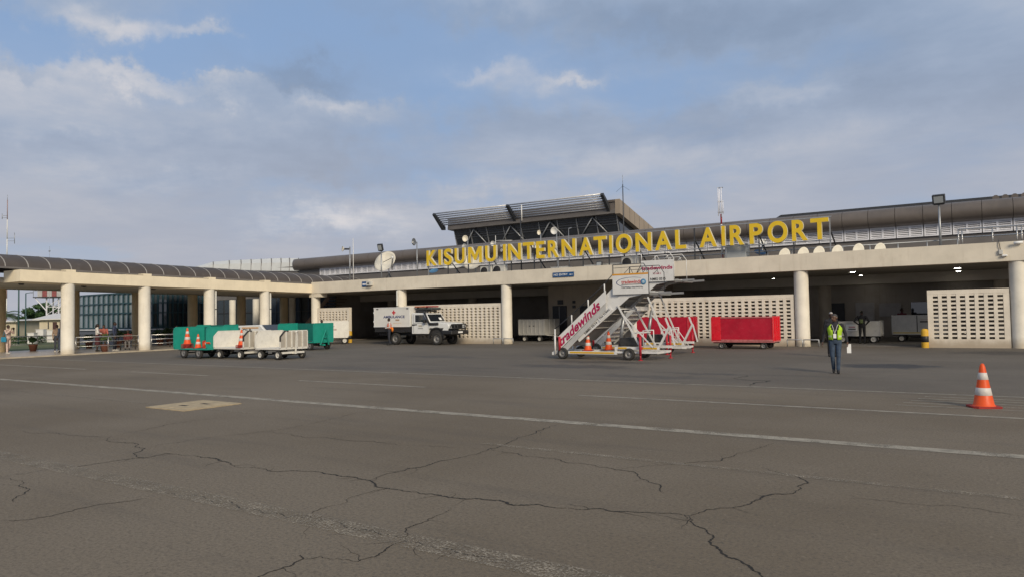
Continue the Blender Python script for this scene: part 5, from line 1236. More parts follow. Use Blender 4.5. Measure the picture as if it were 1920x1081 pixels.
# ---------------------------------------------------------------- people
SKIN = [mat('skin_dark', (.060, .030, .020), .5, .08, 12), mat('skin_brown', (.11, .058, .038), .5, .08, 12)]
def fab(n, c): return mat('cloth_'+n, c, .85, .22, 9, .9, 16)
HAIRB = mat('hair_black', (.012, .011, .010), .7, .2, 30)
BASEP = {'pel': (0, 0, .95), 'chest': (0, .005, 1.27), 'neck': (0, .01, 1.47), 'head': (0, -.005, 1.615),
         'shL': (.185, .01, 1.42), 'shR': (-.185, .01, 1.42), 'elL': (.235, .03, 1.13), 'elR': (-.235, .03, 1.13), 'wrL': (.245, -.04, .88), 'wrR': (-.245, -.04, .88),
         'hiL': (.09, 0, .92), 'hiR': (-.09, 0, .92), 'knL': (.105, -.02, .50), 'knR': (-.105, -.02, .50), 'anL': (.11, .03, .085), 'anR': (-.11, .03, .085)}
def person(label, loc, rz, pose=None, cols=None, skin=0, sc=1.0, hyaw=0.0, hpitch=0.0, skirt=None, longhair=False, group=None, vest=None, hand_down=True, belly=0.0, hair=None, toes=None, voxel=.0095, hat=None, sleeve=1.0):
    P = {k: Vector(v) for k, v in BASEP.items()}
    for k, v in (pose or {}).items(): P[k] = Vector(v)
    cols = cols or {}
    t = thing('person', label, 'person', loc, rz, group)
    prims = []   # (a, b, ra, rb, region)
    b = MB()
    def cap(a, c, ra, rb, reg, n=10):
        a, c = Vector(a), Vector(c)
        b.tube(a, c, ra, rb, n=n); b.ball(a, (ra,)*3, n, 6); b.ball(c, (rb,)*3, n, 6); prims.append((a, c, ra, rb, reg))
    def loft(pts, reg):
        """elliptical sections along the trunk: (centre, rx, ry)"""
        n = 18; vs = []; fs = []
        for (c, rx, ry) in pts:
            for i in range(n): vs.append(Vector((c[0]+rx*math.cos(2*PI*i/n), c[1]+ry*math.sin(2*PI*i/n), c[2])))
        for j in range(len(pts)-1):
            for i in range(n): fs.append((j*n+i, j*n+(i+1) % n, (j+1)*n+(i+1) % n, (j+1)*n+i))
        fs += [tuple(range(n-1, -1, -1)), tuple(range((len(pts)-1)*n, len(pts)*n))]
        b.add(vs, fs)
        for (p, q_) in zip(pts[:-1], pts[1:]): prims.append((Vector(p[0]), Vector(q_[0]), (p[1]+p[2])/2, (q_[1]+q_[2])/2, reg))
    pel, ch, nk, hd = P['pel'], P['chest'], P['neck'], P['head']
    loft([(pel+Vector((0, 0, -.09)), .13, .10), (pel, .165, .12), (pel+Vector((0, 0, .07)), .16, .118)], 'bottom')
    loft([(pel.lerp(ch, .16), .158, .116+belly), (pel.lerp(ch, .45), .150, .112+belly), (pel.lerp(ch, .75), .165, .12+belly*.4), (ch, .185, .125), (ch.lerp(nk, .45), .185, .11), (ch.lerp(nk, .72), .155, .09), (ch.lerp(nk, .86), .10, .075), (ch.lerp(nk, 1.0), .07, .065)], 'top')
    cap(nk+Vector((0, 0, -.03)), nk.lerp(hd, .6), .058, .055, 'skin')
    for s_ in ('L', 'R'):
        sh, el, wr = P['sh'+s_], P['el'+s_], P['wr'+s_]
        cap(ch.lerp(sh, .7), sh+Vector((0, 0, -.02)), .075, .062, 'top'); cap(sh+Vector((0, 0, -.02)), el, .060, .047, 'top')
        if sleeve >= 1: cap(el, wr, .047, .034, 'top')
        else: cap(el, wr, .043, .028, 'skin')
        hi, kn, an = P['hi'+s_], P['kn'+s_], P['an'+s_]
        cap(hi, kn, .092, .064, 'bottom'); cap(kn, an+Vector((0, 0, .04)), .062, .052 if not skirt else .04, 'bottom' if not skirt else 'skin')
        td = Vector((.03 if s_ == 'L' else -.03, -1, 0)) if not toes else Vector(toes)
        td.normalize(); heel = an+Vector((0, 0, -.035))-td*.045; toe = an+td*.16+Vector((0, 0, -.048))
        cap(an+Vector((0, 0, .02)), heel, .044, .042, 'shoes'); cap(heel, toe, .044, .034, 'shoes'); cap(an, an+td*.08+Vector((0, 0, -.03)), .042, .04, 'shoes')
        # hand: palm, four unequal bent fingers, thumb from the side of the palm
        d = (wr-el).normalized(); side = Vector((1, 0, 0)) if s_ == 'L' else Vector((-1, 0, 0))
        fwd_ = Vector((0, -1, 0)); w_ = (fwd_-d*fwd_.dot(d))
        if w_.length < .2: w_ = Vector((0, 0, 1))-d*d.z
        w_.normalize(); inn = d.cross(w_).normalized()
        if inn.dot(side) > 0: inn = -inn
        palm = wr+d*.05
        cap(wr, palm+d*.035+w_*.02, .026, .022, 'skin', 8); cap(wr, palm+d*.035-w_*.02, .026, .02, 'skin', 8)
        for i, (L, o_) in enumerate(((.068, .031), (.078, .011), (.072, -.010), (.055, -.029))):
            k0 = palm+d*.04+w_*o_; k1 = k0+(d+inn*.25).normalized()*L*.55; k2 = k1+(d+inn*.9).normalized()*L*.5
            cap(k0, k1, .0105, .0098, 'skin', 6); cap(k1, k2, .0098, .0085, 'skin', 6)
        th0 = palm-d*.015+w_*.03; cap(th0, th0+(d*.7+w_*.8+inn*.3).normalized()*.04, .013, .0115, 'skin', 6); cap(th0+(d*.7+w_*.8+inn*.3).normalized()*.04, th0+(d*1.0+w_*.55+inn*.5).normalized()*.068, .0115, .0095, 'skin', 6)
    # head
    HR = Matrix.Translation(hd)@Matrix.Rotation(hyaw, 4, 'Z')@Matrix.Rotation(hpitch, 4, 'X')
    H = lambda x, y, z: HR@Vector((x, y, z))
    def hball(c, r, reg):
        s0 = len(b.v); b.ball((0, 0, 0), r, 14, 10)
        for i in range(s0, len(b.v)): b.v[i] = HR@(b.v[i]+Vector(c))
        cc = H(*c); prims.append((cc, cc+Vector((0, 0, .001)), min(r), min(r), reg))
    hball((0, .008, .03), (.076, .096, .092), 'head'); hball((0, -.02, -.035), (.060, .068, .078), 'head'); hball((0, -.04, -.085), (.032, .036, .03), 'head')
    hball((0, -.096, -.012), (.015, .022, .024), 'head'); hball((0, -.082, .025), (.05, .016, .012), 'head'); hball((0, -.084, -.052), (.027, .014, .013), 'head')
    for sx in (-1, 1): hball((sx*.077, .012, -.005), (.011, .022, .033), 'head')
    if longhair:
        hball((0, .045, .0), (.088, .08, .11), 'hair'); cap(H(0, .07, -.03), H(0, .085, -.22), .07, .045, 'hair')
    if skirt:
        pts = []
        for (f, r1, r2) in ((1.04, .155, .115), (.93, .18, .135), (.75, .185, .145), (.60, .185, .15), (skirt, .20, .165)): pts.append((Vector((pel.x, pel.y+.0, f*.95/.95)), r1, r2))
        loft(pts, 'skirt')
    me = bpy.data.meshes.new('tmp'); me.from_pydata([tuple(v) for v in b.v], [], b.f)
    ob = bpy.data.objects.new('tmp', me); COL.objects.link(ob)
    m1 = ob.modifiers.new('r', 'REMESH'); m1.mode = 'VOXEL'; m1.voxel_size = voxel; m1.adaptivity = 0
    m2 = ob.modifiers.new('s', 'SMOOTH'); m2.iterations = 3; m2.factor = .45
    bpy.context.view_layer.update()
    fin = bpy.data.meshes.new_from_object(ob.evaluated_get(bpy.context.evaluated_depsgraph_get()))
    bpy.data.objects.remove(ob); bpy.data.meshes.remove(me)
    fin.name = 'body'
    regs = ['skin', 'top', 'bottom', 'shoes', 'hair', 'skirt', 'eye']
    ms = [SKIN[skin], cols.get('top', fab('dark', (.03, .03, .035))), cols.get('bottom', fab('navy', (.03, .035, .05))), cols.get('shoes', fab('shoe', (.02, .019, .018))), hair or HAIRB, cols.get('skirt', fab('maroon', (.07, .02, .025))), HAIRB]
    fin.materials.clear()
    for m in ms: fin.materials.append(m)
    HI = HR.inverted()
    pr = [(a, c, ra, rb, r, (c-a), max((c-a).length_squared, 1e-9)) for (a, c, ra, rb, r) in prims]
    for p in fin.polygons:
        c = p.center; best = 1e9; reg = 'skin'
        for (a, e, ra, rb, r, d, l2) in pr:
            tt = (c-a).dot(d)/l2; tt = 0 if tt < 0 else (1 if tt > 1 else tt)
            q_ = (c-(a+d*tt)).length-(ra+(rb-ra)*tt)
            if q_ < best: best = q_; reg = r
        if reg == 'head':
            h = HI@c; reg = 'skin'
            if h.z > .062 or (h.y > .03 and h.z > -.04) or (h.z > .03 and h.y > -.02): reg = 'hair'
            if abs(h.z-.006) < .008 and .018 < abs(h.x) < .046 and h.y < -.05: reg = 'eye'
        p.material_index = regs.index(reg); p.use_smooth = True
    o = bpy.data.objects.new('body', fin); COL.objects.link(o); o.parent = t
    if vest:
        # sleeveless waistcoat hung on the trunk, open or closed down the front
        m, gap, zlo, band = vest
        n = 36; rows = []
        for f in (zlo, .3, .55, .8, 1.0): rows.append((pel.lerp(ch, f), {zlo: .172, .3: .170, .55: .172, .8: .185, 1.0: .200}[f], {zlo: .135+belly, .3: .134+belly, .55: .134+belly, .8: .142+belly*.4, 1.0: .145}[f]))
        rows += [(ch.lerp(nk, .35), .196, .132), (ch.lerp(nk, .62), .172, .112), (ch.lerp(nk, .80), .13, .098)]
        v = MB(); vs = []
        for (c, rx, ry) in rows:
            for i in range(n): a = 2*PI*i/n-PI/2; vs.append(Vector((c[0]+rx*math.cos(a), c[1]+ry*math.sin(a), c[2])))
        fs = []
        for j in range(len(rows)-1):
            for i in range(n):
                a = 2*PI*(i+.5)/n; a = a if a < PI else a-2*PI
                g_ = gap if j < 4 else gap*1.15+.1*(j-3)
                if abs(a) < g_: continue
                sidea = abs(abs(a)-PI/2)
                if j >= 5 and sidea < .42+.12*(j-4): continue
                fs.append((j*n+i, j*n+(i+1) % n, (j+1)*n+(i+1) % n, (j+1)*n+i))
        v.add(vs, fs, True); vo = v.build('vest', m, t)
        sm = vo.modifiers.new('t', 'SOLIDIFY'); sm.thickness = .012; sm.offset = 0
        if band:
            v = MB(); vs = []; fs = []
            for (f, dz_) in ((.42, -.025), (.42, .025)):
                c = pel.lerp(ch, f)
                for i in range(n): a = 2*PI*i/n-PI/2; vs.append(Vector((c[0]+.182*math.cos(a), c[1]+(.145+belly)*math.sin(a), c[2]+dz_)))
            for i in range(n):
                a = 2*PI*(i+.5)/n; a = a if a < PI else a-2*PI
                if abs(a) < gap+.03: continue
                fs.append((i, (i+1) % n, n+(i+1) % n, n+i))
            v.add(vs, fs, True); v.build('reflective_strip', band, t)
    if sc != 1.0: t.scale = (sc, sc, sc)
    return t, P
HV = mat('hi_vis_lime', (.38, .60, .03), .7, .08, 10); HVB = mat('hi_vis_strip', (.55, .62, .35), .4, .05); OV = mat('hi_vis_orange', (.75, .16, .03), .7, .08, 10)
NAVYT = fab('black_shirt', (.022, .022, .026)); JEAN = fab('jeans', (.040, .062, .100))
# the man walking on the apron
p = PZ(1568, 699)
t, PJ = person('man in lime hi-vis vest and blue jeans walking across the apron with a white paper', (p.x, p.y, 0), .18,
  {'elR': (-.275, .05, 1.16), 'wrR': (-.335, .0, .92), 'elL': (.28, .04, 1.15), 'wrL': (.315, -.08, .92), 'knL': (.075, -.05, .50), 'anL': (.055, -.06, .085), 'knR': (-.085, -.03, .50), 'anR': (-.06, .10, .10)},
  {'top': NAVYT, 'bottom': JEAN, 'shoes': fab('trainers', (.018, .018, .02))}, 1, .985, hyaw=-.75, vest=(HV, .42, .1, HVB), belly=.015, hair=mat('hair_grey_short', (.05, .045, .042), .7, .2, 30), voxel=.008)
b = MB(); b.box(.30, .41, -.125, -.118, .60, .86); b.build('held_paper', SW, t)['label'] = 'white paper held in the left hand'
b = MB(); b.path([(-.075, -.09, 1.42), (-.035, -.15, 1.28), (-.01, -.16, 1.16)], .006, 5); b.path([(.075, -.09, 1.42), (.03, -.15, 1.28), (-.01, -.16, 1.16)], .006, 5); b.build('lanyard', SW, t)
b = MB(); b.box(-.05, .03, -.172, -.164, 1.03, 1.16); b.build('badge', SW, t)
# attendant by the ambulance
p = PZ(732, 646)
t, PJ = person('attendant in white and orange top standing against the ambulance side looking down', (p.x, 34.95, 0), -.7,
  {'elR': (-.24, .0, 1.14), 'wrR': (-.10, -.24, 1.10), 'elL': (.24, .0, 1.14), 'wrL': (.10, -.24, 1.10)}, {'top': fab('white_shirt', (.52, .47, .44)), 'bottom': fab('dark_trousers', (.03, .032, .042))}, 0, 1.03, hpitch=.45, vest=(mat('hi_vis_coral', (.62, .20, .13), .7, .1, 10), .3, .35, None))
ORB = mat('orange_bag', (.80, .22, .02), .6, .06, 6)
b = MB(); b.ball((0, 0, 0), (.20, .08, .16), 16, 10); b.v = [v+Vector((.05, .19, 1.0)) for v in b.v]; b.build('waist_bag', ORB, t); b = MB(); b.lathe([(.185, -.03), (.19, .03)], 24, (0, .02, 1.1)); b.v = [Vector((v.x, v.y*.82, v.z)) for v in b.v]; b.build('bag_strap', ORB, t)
# people on the walkway
zf = .055
def wk(px, py, X): q_ = PX(px, py, X); return (q_.x, q_.y, zf)
PINK = fab('pale_pink', (.56, .43, .38))
t, PJ = person('person in a pale pink suit photographing with a raised phone at the walkway edge', (-48.6, 19.1, zf), 2.0,
  {'elR': (-.25, -.14, 1.22), 'wrR': (-.12, -.30, 1.46), 'elL': (.25, -.14, 1.22), 'wrL': (.10, -.30, 1.47), 'knR': (-.1, -.04, .5), 'anR': (-.12, -.06, .085), 'anL': (.1, .12, .09)}, {'top': PINK, 'bottom': PINK, 'shoes': fab('pale_shoe', (.5, .47, .42))}, 0, 1.0)
b = MB(); b.box(-.04, .04, -.37, -.36, 1.42, 1.58); b.build('held_phone', BPL, t)
b = MB(); b.bbox(-.36, -.24, -.16, .16, .72, 1.02, .03); b.build('blue_bag', mat('bag_blue', (.02, .22, .36), .6, .1), t); b = MB(); b.path([(-.27, -.1, 1.02), (-.22, 0, 1.45), (-.27, .1, 1.02)], .012, 6); b.build('bag_strap', mat('bag_blue', (.02, .22, .36), .6, .1), t)
q1 = PX(107, 600, -47.6); person('man in a tan jacket and dark trousers standing beyond the first column', (q1.x, q1.y, zf), 1.6, None, {'top': fab('tan_jacket', (.36, .26, .19)), 'bottom': fab('charcoal', (.05, .055, .07)), 'shoes': fab('pale_shoe', (.5, .47, .42))}, 0, .98)
q1 = PX(116, 600, -47.0); person('man in dark blue standing partly behind the first column', (q1.x, q1.y, zf), -1.4, None, {'top': fab('blue_grey', (.06, .075, .11)), 'bottom': fab('blue_grey', (.06, .075, .11))}, 0, 1.02)
q1 = PX(183, 600, -45.6); person('woman with long dark hair in a white blouse and maroon skirt by the railing', (q1.x, q1.y, zf), 2.6, {'elR': (-.26, -.06, 1.16), 'wrR': (-.12, -.22, 1.12), 'elL': (.26, -.06, 1.16), 'wrL': (.12, -.22, 1.12)}, {'top': fab('white_blouse', (.60, .57, .55)), 'skirt': fab('maroon', (.085, .035, .04)), 'bottom': fab('maroon', (.085, .035, .04))}, 0, .98, skirt=.42, longhair=True)
q1 = PX(194, 600, -46.4); person('person in a coral top leaning forward between the woman in white and the potted plant', (q1.x, q1.y, zf), 1.2, {'chest': (0, -.10, 1.24), 'neck': (0, -.17, 1.42), 'head': (0, -.22, 1.55), 'shL': (.185, -.12, 1.38), 'shR': (-.185, -.12, 1.38), 'elL': (.22, -.22, 1.12), 'elR': (-.22, -.22, 1.12), 'wrL': (.15, -.38, 1.02), 'wrR': (-.15, -.38, 1.02)}, {'top': fab('coral', (.42, .13, .10)), 'bottom': fab('dark_green_cloth', (.05, .07, .05))}, 1, .98)
q1 = PX(215, 600, -44.9); person('man in a navy shirt and dark trousers with his back turned by the railing', (q1.x, q1.y, zf), 2.5, {'knL': (.12, -.04, .5), 'anL': (.15, -.02, .085)}, {'top': fab('navy_shirt', (.035, .045, .085)), 'bottom': fab('black_trousers', (.022, .024, .035)), 'shoes': fab('pale_shoe', (.5, .47, .42))}, 0, 1.04)
SIT = {'pel': (0, .02, .50), 'chest': (0, .04, .83), 'neck': (0, .02, 1.03), 'head': (0, -.01, 1.17), 'shL': (.185, .03, .98), 'shR': (-.185, .03, .98), 'elL': (.23, -.05, .72), 'elR': (-.23, -.05, .72), 'wrL': (.10, -.25, .62), 'wrR': (-.10, -.25, .62), 'hiL': (.09, .0, .48), 'hiR': (-.09, 0, .48), 'knL': (.11, -.42, .50), 'knR': (-.11, -.42, .50), 'anL': (.11, -.40, .085), 'anR': (-.11, -.40, .085)}
BENCH = mat('bench_dark', (.05, .045, .042), .6, .1)
def bench(label, x, y, rz):
    t = thing('bench', label, 'bench', (x, y, zf), rz)
    b = MB(); b.bbox(-.5, .5, -.15, .28, .36, .41, .01); b.build('seat', BENCH, t)
    for sx in (-.42, .42):
        for y_ in (-.1, .22): b = MB(); b.tube((sx, y_, 0), (sx, y_, .36), .025, n=8); b.build('leg', BENCH, t)
q1 = PX(240, 600, -46.0); bench('dark seat under the person in red by the rear column', q1.x, q1.y, 1.0); person('seated person in dark red beside the navy-shirted man', (q1.x, q1.y, zf), 1.0, SIT, {'top': fab('dark_red', (.13, .03, .03)), 'bottom': fab('grey_trousers', (.16, .15, .15))}, 0, 1.0)
q1 = PX(331, 600, -46.8); bench('dark seat behind the green cart with the cone stack', q1.x, q1.y, 1.0); 
person('person in a black jacket and white shirt seated behind the green cone cart', (q1.x, q1.y, zf), 1.0, dict(SIT, **{'pel': (0, .02, .62), 'chest': (0, .02, 1.0), 'neck': (0, 0, 1.22), 'head': (0, -.03, 1.36), 'shL': (.19, .01, 1.16), 'shR': (-.19, .01, 1.16), 'elL': (.26, -.05, .9), 'elR': (-.26, -.05, .9), 'wrL': (.1, -.25, .8), 'wrR': (-.1, -.25, .8), 'hiL': (.09, 0, .56), 'hiR': (-.09, 0, .56)}), {'top': fab('black_jacket', (.016, .016, .018)), 'bottom': fab('black_trousers', (.022, .024, .035))}, 0, 1.0)
# worker bending beyond the large green cart
q1 = PZ(536, 641)
person('worker in an orange-trimmed vest bending over beyond the large green cart', (-36.6, 32.6, 0), 1.2, {'chest': (0, -.10, 1.24), 'neck': (0, -.2, 1.42), 'head': (0, -.27, 1.54), 'shL': (.185, -.14, 1.38), 'shR': (-.185, -.14, 1.38), 'elL': (.25, -.3, 1.2), 'elR': (-.25, -.3, 1.2), 'wrL': (.15, -.5, 1.1), 'wrR': (-.15, -.5, 1.1)}, {'top': fab('dark_overall', (.03, .03, .04)), 'bottom': fab('dark_overall', (.03, .03, .04))}, 0, 1.06, vest=(mat('hi_vis_pink_orange', (.75, .20, .14), .7, .1, 10), .3, .3, None))
# staff in the baggage bay
q1 = PZ(1616, 642)
OVB = fab('black_overall', (.014, .014, .017))
person('staff member in black with thin straps standing hands on hips at the grey cart', (-5.05, 41.3, .02), 3.0, {'elR': (-.36, .06, 1.17), 'wrR': (-.19, -.06, 1.00), 'elL': (.36, .06, 1.17), 'wrL': (.19, -.06, 1.00)}, {'top': OVB, 'bottom': OVB}, 0, 1.0, vest=(mat('strap_dull_lime', (.10, .13, .05), .7, .1), 2.6, .6, None))
q1 = PY(1558.5, 600, 30.0); person('person in a pale cap and dark clothes standing behind the man in the lime vest', (q1.x, 30.0, 0), .2, None, {'top': NAVYT, 'bottom': OVB}, 0, 1.0, hair=mat('cap_pale', (.38, .36, .34), .8, .1))
q1 = PY(1691, 600, 46.6); person('dim figure in maroon and black standing behind the tall grey cart in the right bay', (q1.x, 46.8, .02), .3, None, {'top': fab('maroon_top', (.12, .035, .045)), 'bottom': OVB}, 0, 1.05)
# ---------------------------------------------------------------- garden side and what lies beyond
# curved glass hall across the lawn
GH = thing('glass_hall', 'curved blue-green glass hall with dark mullions beyond the walkway', 'building', tuple(PD(250, 620, 58).xy)+(-.1,), world=True)
def hp(px, D): q_ = PD(px, 600, D); return Vector((q_.x, q_.y, 0))
pts = []
N_ = 26
for i in range(N_+1):
    f = i/N_; px = 138+(380-138)*f; D_ = 57+9*(f-.55)**2*4*.5
    pts.append(hp(px, D_))
zs, zh = 1.35, 4.15
FRM = mat('teal_mullion', (.02, .055, .07), .45, .1); HPL = mat('hall_plinth', (.11, .12, .15), .6, .1)
inset = [p+(p-Vector((0, 0, 0))).normalized()*.12 for p in pts]
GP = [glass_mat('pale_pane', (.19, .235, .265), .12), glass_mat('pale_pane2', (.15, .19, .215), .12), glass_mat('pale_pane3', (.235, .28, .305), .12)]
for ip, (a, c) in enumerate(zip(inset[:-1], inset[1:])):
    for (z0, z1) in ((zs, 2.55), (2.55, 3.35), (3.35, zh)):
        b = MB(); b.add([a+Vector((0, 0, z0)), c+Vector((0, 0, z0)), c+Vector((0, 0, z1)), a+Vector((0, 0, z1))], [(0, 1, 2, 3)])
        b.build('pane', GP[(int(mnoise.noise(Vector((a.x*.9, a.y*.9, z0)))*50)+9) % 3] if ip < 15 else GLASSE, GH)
for p in pts: b = MB(); b.bar(p+Vector((0, 0, zs)), p+Vector((0, 0, zh)), .10, .12, (1, 0, 0)); b.build('mullion', FRM, GH)
for z in (zs, 2.55, 3.35, zh):
    b = MB()
    for (a, c) in zip(pts[:-1], pts[1:]): b.bar(a+Vector((0, 0, z)), c+Vector((0, 0, z)), .10, .11)
    b.build('transom', FRM, GH)
b = MB()
for (a, c) in zip(pts[:-1], pts[1:]): b.add([a+Vector((0, 0, -.4)), c+Vector((0, 0, -.4)), c+Vector((0, 0, zs-.06)), a+Vector((0, 0, zs-.06))], [(0, 1, 2, 3)])
b.build('plinth', HPL, GH)
b = MB()
for (a, c) in zip(pts[:-1], pts[1:]): b.bar(a+Vector((0, 0, zs-.12)), c+Vector((0, 0, zs-.12)), .22, .08)
b.build('sill', LOUV, GH)
b = MB(); n = len(pts); far_ = [p+Vector((-9, 6, 0)) for p in pts]
vs = [p+Vector((0, 0, zh+.06)) for p in pts]+[p+Vector((0, 0, zh+.3)) for p in far_]; b.add(vs, [(i, i+1, n+i+1, n+i) for i in range(n-1)]); b.build('roof', LOUV, GH)
b = MB()
for (a, c) in zip(far_[:-1], far_[1:]): b.add([a+Vector((0, 0, -.4)), c+Vector((0, 0, -.4)), c+Vector((0, 0, zh+.2)), a+Vector((0, 0, zh+.2))], [(0, 1, 2, 3)])
b.build('rear_wall', mat('hall_rear_wall', (.5, .52, .52), .8, .1), GH)
for i in (2, 24):
    a, c = pts[0 if i == 2 else -1], far_[0 if i == 2 else -1]
    b = MB(); b.add([a+Vector((0, 0, -.4)), c+Vector((0, 0, -.4)), c+Vector((0, 0, zh+.2)), a+Vector((0, 0, zh+.04))], [(0, 1, 2, 3)]); b.build('end_wall', HPL, GH)
# leaves -------------------------------------------------------------------
LEAF = mat('leaf_dark', (.035, .075, .025), .6, .35, 3); LEAF2 = mat('leaf_mid', (.075, .115, .035), .6, .3, 3); BARK = mat('bark', (.10, .075, .055), .9, .2, 6); PALMF = mat('palm_frond', (.045, .075, .028), .6, .3, 3); TERRA = mat('terracotta', (.19, .075, .045), .8, .1, 5)
def leaves(n, shape, size, seed):
    rnd = random.Random(seed); b = MB(); vs = []; fs = []
    for _ in range(n):
        p = shape(rnd); d = Vector((rnd.uniform(-1, 1), rnd.uniform(-1, 1), rnd.uniform(-.6, 1))).normalized(); u = d.cross(Vector((rnd.uniform(-1, 1), rnd.uniform(-1, 1), .3))).normalized(); s_ = size*rnd.uniform(.6, 1.3)
        o = len(vs); vs += [p-d*s_, p+u*s_*.4, p+d*s_, p-u*s_*.4]; fs.append((o, o+1, o+2, o+3))
    b.add(vs, fs); return b
def blobs(cs):
    def f(r):
        c, R = r.choice(cs); 
        while True:
            q_ = Vector((r.uniform(-1, 1), r.uniform(-1, 1), r.uniform(-1, 1)))
            if .35 < q_.length < 1: break
        return Vector(c)+Vector((q_.x*R[0], q_.y*R[1], q_.z*R[2]))
    return f
def potted(label, x, y, h, w_, kind, z=zf, pot=True):
    t = thing('potted_plant', label, 'plant', (x, y, z))
    z0 = 0
    if pot: b = MB(); b.lathe([(.001, 0), (.17, 0), (.24, .36), (.27, .38), (.27, .44), (.23, .44), (.22, .38), (.001, .38)], 18); b.build('pot', TERRA, t); z0 = .4
    b = MB(); rnd = random.Random(int(x*100)); 
    for i in range(5): b.tube((0, 0, z0-.05), (rnd.uniform(-.15, .15)*w_, rnd.uniform(-.15, .15)*w_, z0+h*.7), .014, n=5)
    b.build('stem', BARK, t)
    cs = [((rnd.uniform(-.35, .35)*w_, rnd.uniform(-.35, .35)*w_, z0+h*rnd.uniform(.45, .95)), (w_*.28, w_*.28, h*.2)) for _ in range(9)]
    leaves(420, blobs(cs), .07 if kind else .10, int(abs(x*y))).build('foliage', LEAF2 if kind else LEAF, t)
q1 = PX(197, 610, -44.6); potted('potted shrub in a terracotta pot at the railing beside the navy-shirted man', q1.x, q1.y, .75, .6, 1)
q1 = PX(62, 640, -51.5); potted('small dark potted bush on the garden edge of the walkway', q1.x, q1.y, .5, .4, 0)
q1 = PX(222, 640, -51.0); potted('leafy potted shrub before the glass hall sill', q1.x, q1.y, .8, .8, 1)
q1 = PX(237, 640, -52.0); potted('leafy potted shrub next to the ochre rear column', q1.x, q1.y, .7, .8, 1)
q1 = PX(300, 640, -51.6); potted('dark bushy potted plant behind the railing by the green cart', q1.x, q1.y, .75, .9, 0)
q1 = PX(318, 640, -51.9); potted('dark leafy potted plant beside the seated person in black', q1.x, q1.y, .8, .8, 0)
q1 = PX(167, 640, -52.2); potted('low leafy potted plant on the garden edge behind the woman in white', q1.x, q1.y, .5, .7, 1)
# bushy palm against the entrance
def frond(b, base, dirv, L, droop, rnd, wd=.32, m=None):
    n = 9; p = Vector(base); d = Vector(dirv).normalized(); pr_ = None
    for i in range(n):
        q_ = p+d*L/n; b.bar(p, q_, .03*(1-i/n)+.008, .03*(1-i/n)+.008)
        sidev = d.cross(Vector((0, 0, 1)))
        if sidev.length < .1: sidev = Vector((1, 0, 0))
        sidev.normalize(); ll = wd*L*(1-abs(i/n-.45)*1.2)
        for s_ in (-1, 1):
            for k in range(2):
                a = p.lerp(q_, k/2); tip = a+sidev*s_*ll+d*ll*.7+Vector((0, 0, -ll*.35)); w_ = d*.03*L
                b.add([a-w_*.4, a+w_, tip], [(0, 1, 2)])
        p = q_; d = (d+Vector((0, 0, -droop/n))).normalized()
def palm(name, label, x, y, z, trunk, L, nf, seed):
    t = thing(name, label, 'palm', (x, y, z)); rnd = random.Random(seed)
    b = MB(); b.lathe([(.16, 0), (.13, trunk*.5), (.11, trunk)], 10); b.build('trunk', BARK, t)
    b = MB()
    for i in range(nf):
        a = 2*PI*i/nf+rnd.uniform(-.2, .2); e = rnd.uniform(.3, 1.3)
        frond(b, (0, 0, trunk), (math.cos(a), math.sin(a), e), L*rnd.uniform(.8, 1.1), 1.5, rnd)
    b.build('crown', PALMF, t)
q1 = PX(420, 610, -45.6); palm('potted_palm', 'bushy green palm between the walkway columns before the dark glazing', q1.x, q1.y, zf, .9, 1.15, 22, 5)
q1 = PD(4, 640, 62); palm('palm_tree', 'dark palm with drooping fronds beside the left walkway column', q1.x, q1.y, -.1, 2.6, 1.6, 24, 9)
# kiosk with shallow white roof
def gable(name, label, pxa, pxb, D_, ye, yr, m, rm, dep=7, base=-.6, doors=()):
    a, c = PD(pxa, ye, D_), PD(pxb, ye, D_); zr = PD((pxa+pxb)/2, yr, D_).z; ze = (a.z+c.z)/2
    t = thing(name, label, 'building', ((a.x+c.x)/2, (a.y+c.y)/2, base), world=True)
    u = (c-a); u.z = 0; L = u.length; u.normalize(); v = Vector((-u.y, u.x, 0)); 
    if v.dot(a) < 0: v = -v
    O = Vector((a.x, a.y, 0))
    def Q(x, y, z): return O+u*x+v*y+Vector((0, 0, z))
    b = MB(); b.add([Q(0, 0, base), Q(L, 0, base), Q(L, dep, base), Q(0, dep, base), Q(0, 0, ze), Q(L, 0, ze), Q(L, dep, ze), Q(0, dep, ze)], [(0, 1, 5, 4), (1, 2, 6, 5), (2, 3, 7, 6), (3, 0, 4, 7), (4, 5, 6, 7)]); b.build('wall', m, t)
    o_ = .5; b = MB(); b.add([Q(-o_, -o_, ze), Q(L+o_, -o_, ze), Q(L+o_, dep/2, zr), Q(-o_, dep/2, zr), Q(-o_, dep+o_, ze), Q(L+o_, dep+o_, ze), Q(-o_, -o_, ze-.12), Q(L+o_, -o_, ze-.12)], [(0, 1, 2, 3), (3, 2, 5, 4), (0, 6, 7, 1), (0, 3, 4), (1, 5, 2)]); b.build('roof', rm, t)
    for (x0, x1, z0, z1, nm, dm) in doors:
        b = MB(); b.add([Q(x0*L, -.03, z0), Q(x1*L, -.03, z0), Q(x1*L, -.03, z1), Q(x0*L, -.03, z1), Q(x0*L, .02, z0), Q(x1*L, .02, z0), Q(x1*L, .02, z1), Q(x0*L, .02, z1)], [(0, 1, 2, 3), (0, 1, 5, 4), (1, 2, 6, 5), (2, 3, 7, 6), (3, 0, 4, 7)]); b.build(nm, dm, t)
    return t
KW = mat('kiosk_cream', (.52, .46, .34), .8, .08, 1); KR = mat('white_sheet_roof', (.60, .58, .55), .6, .06); KD = mat('brown_door', (.07, .035, .03), .6, .1); YW_ = mat('yellow_wall', (.58, .42, .15), .8, .08)
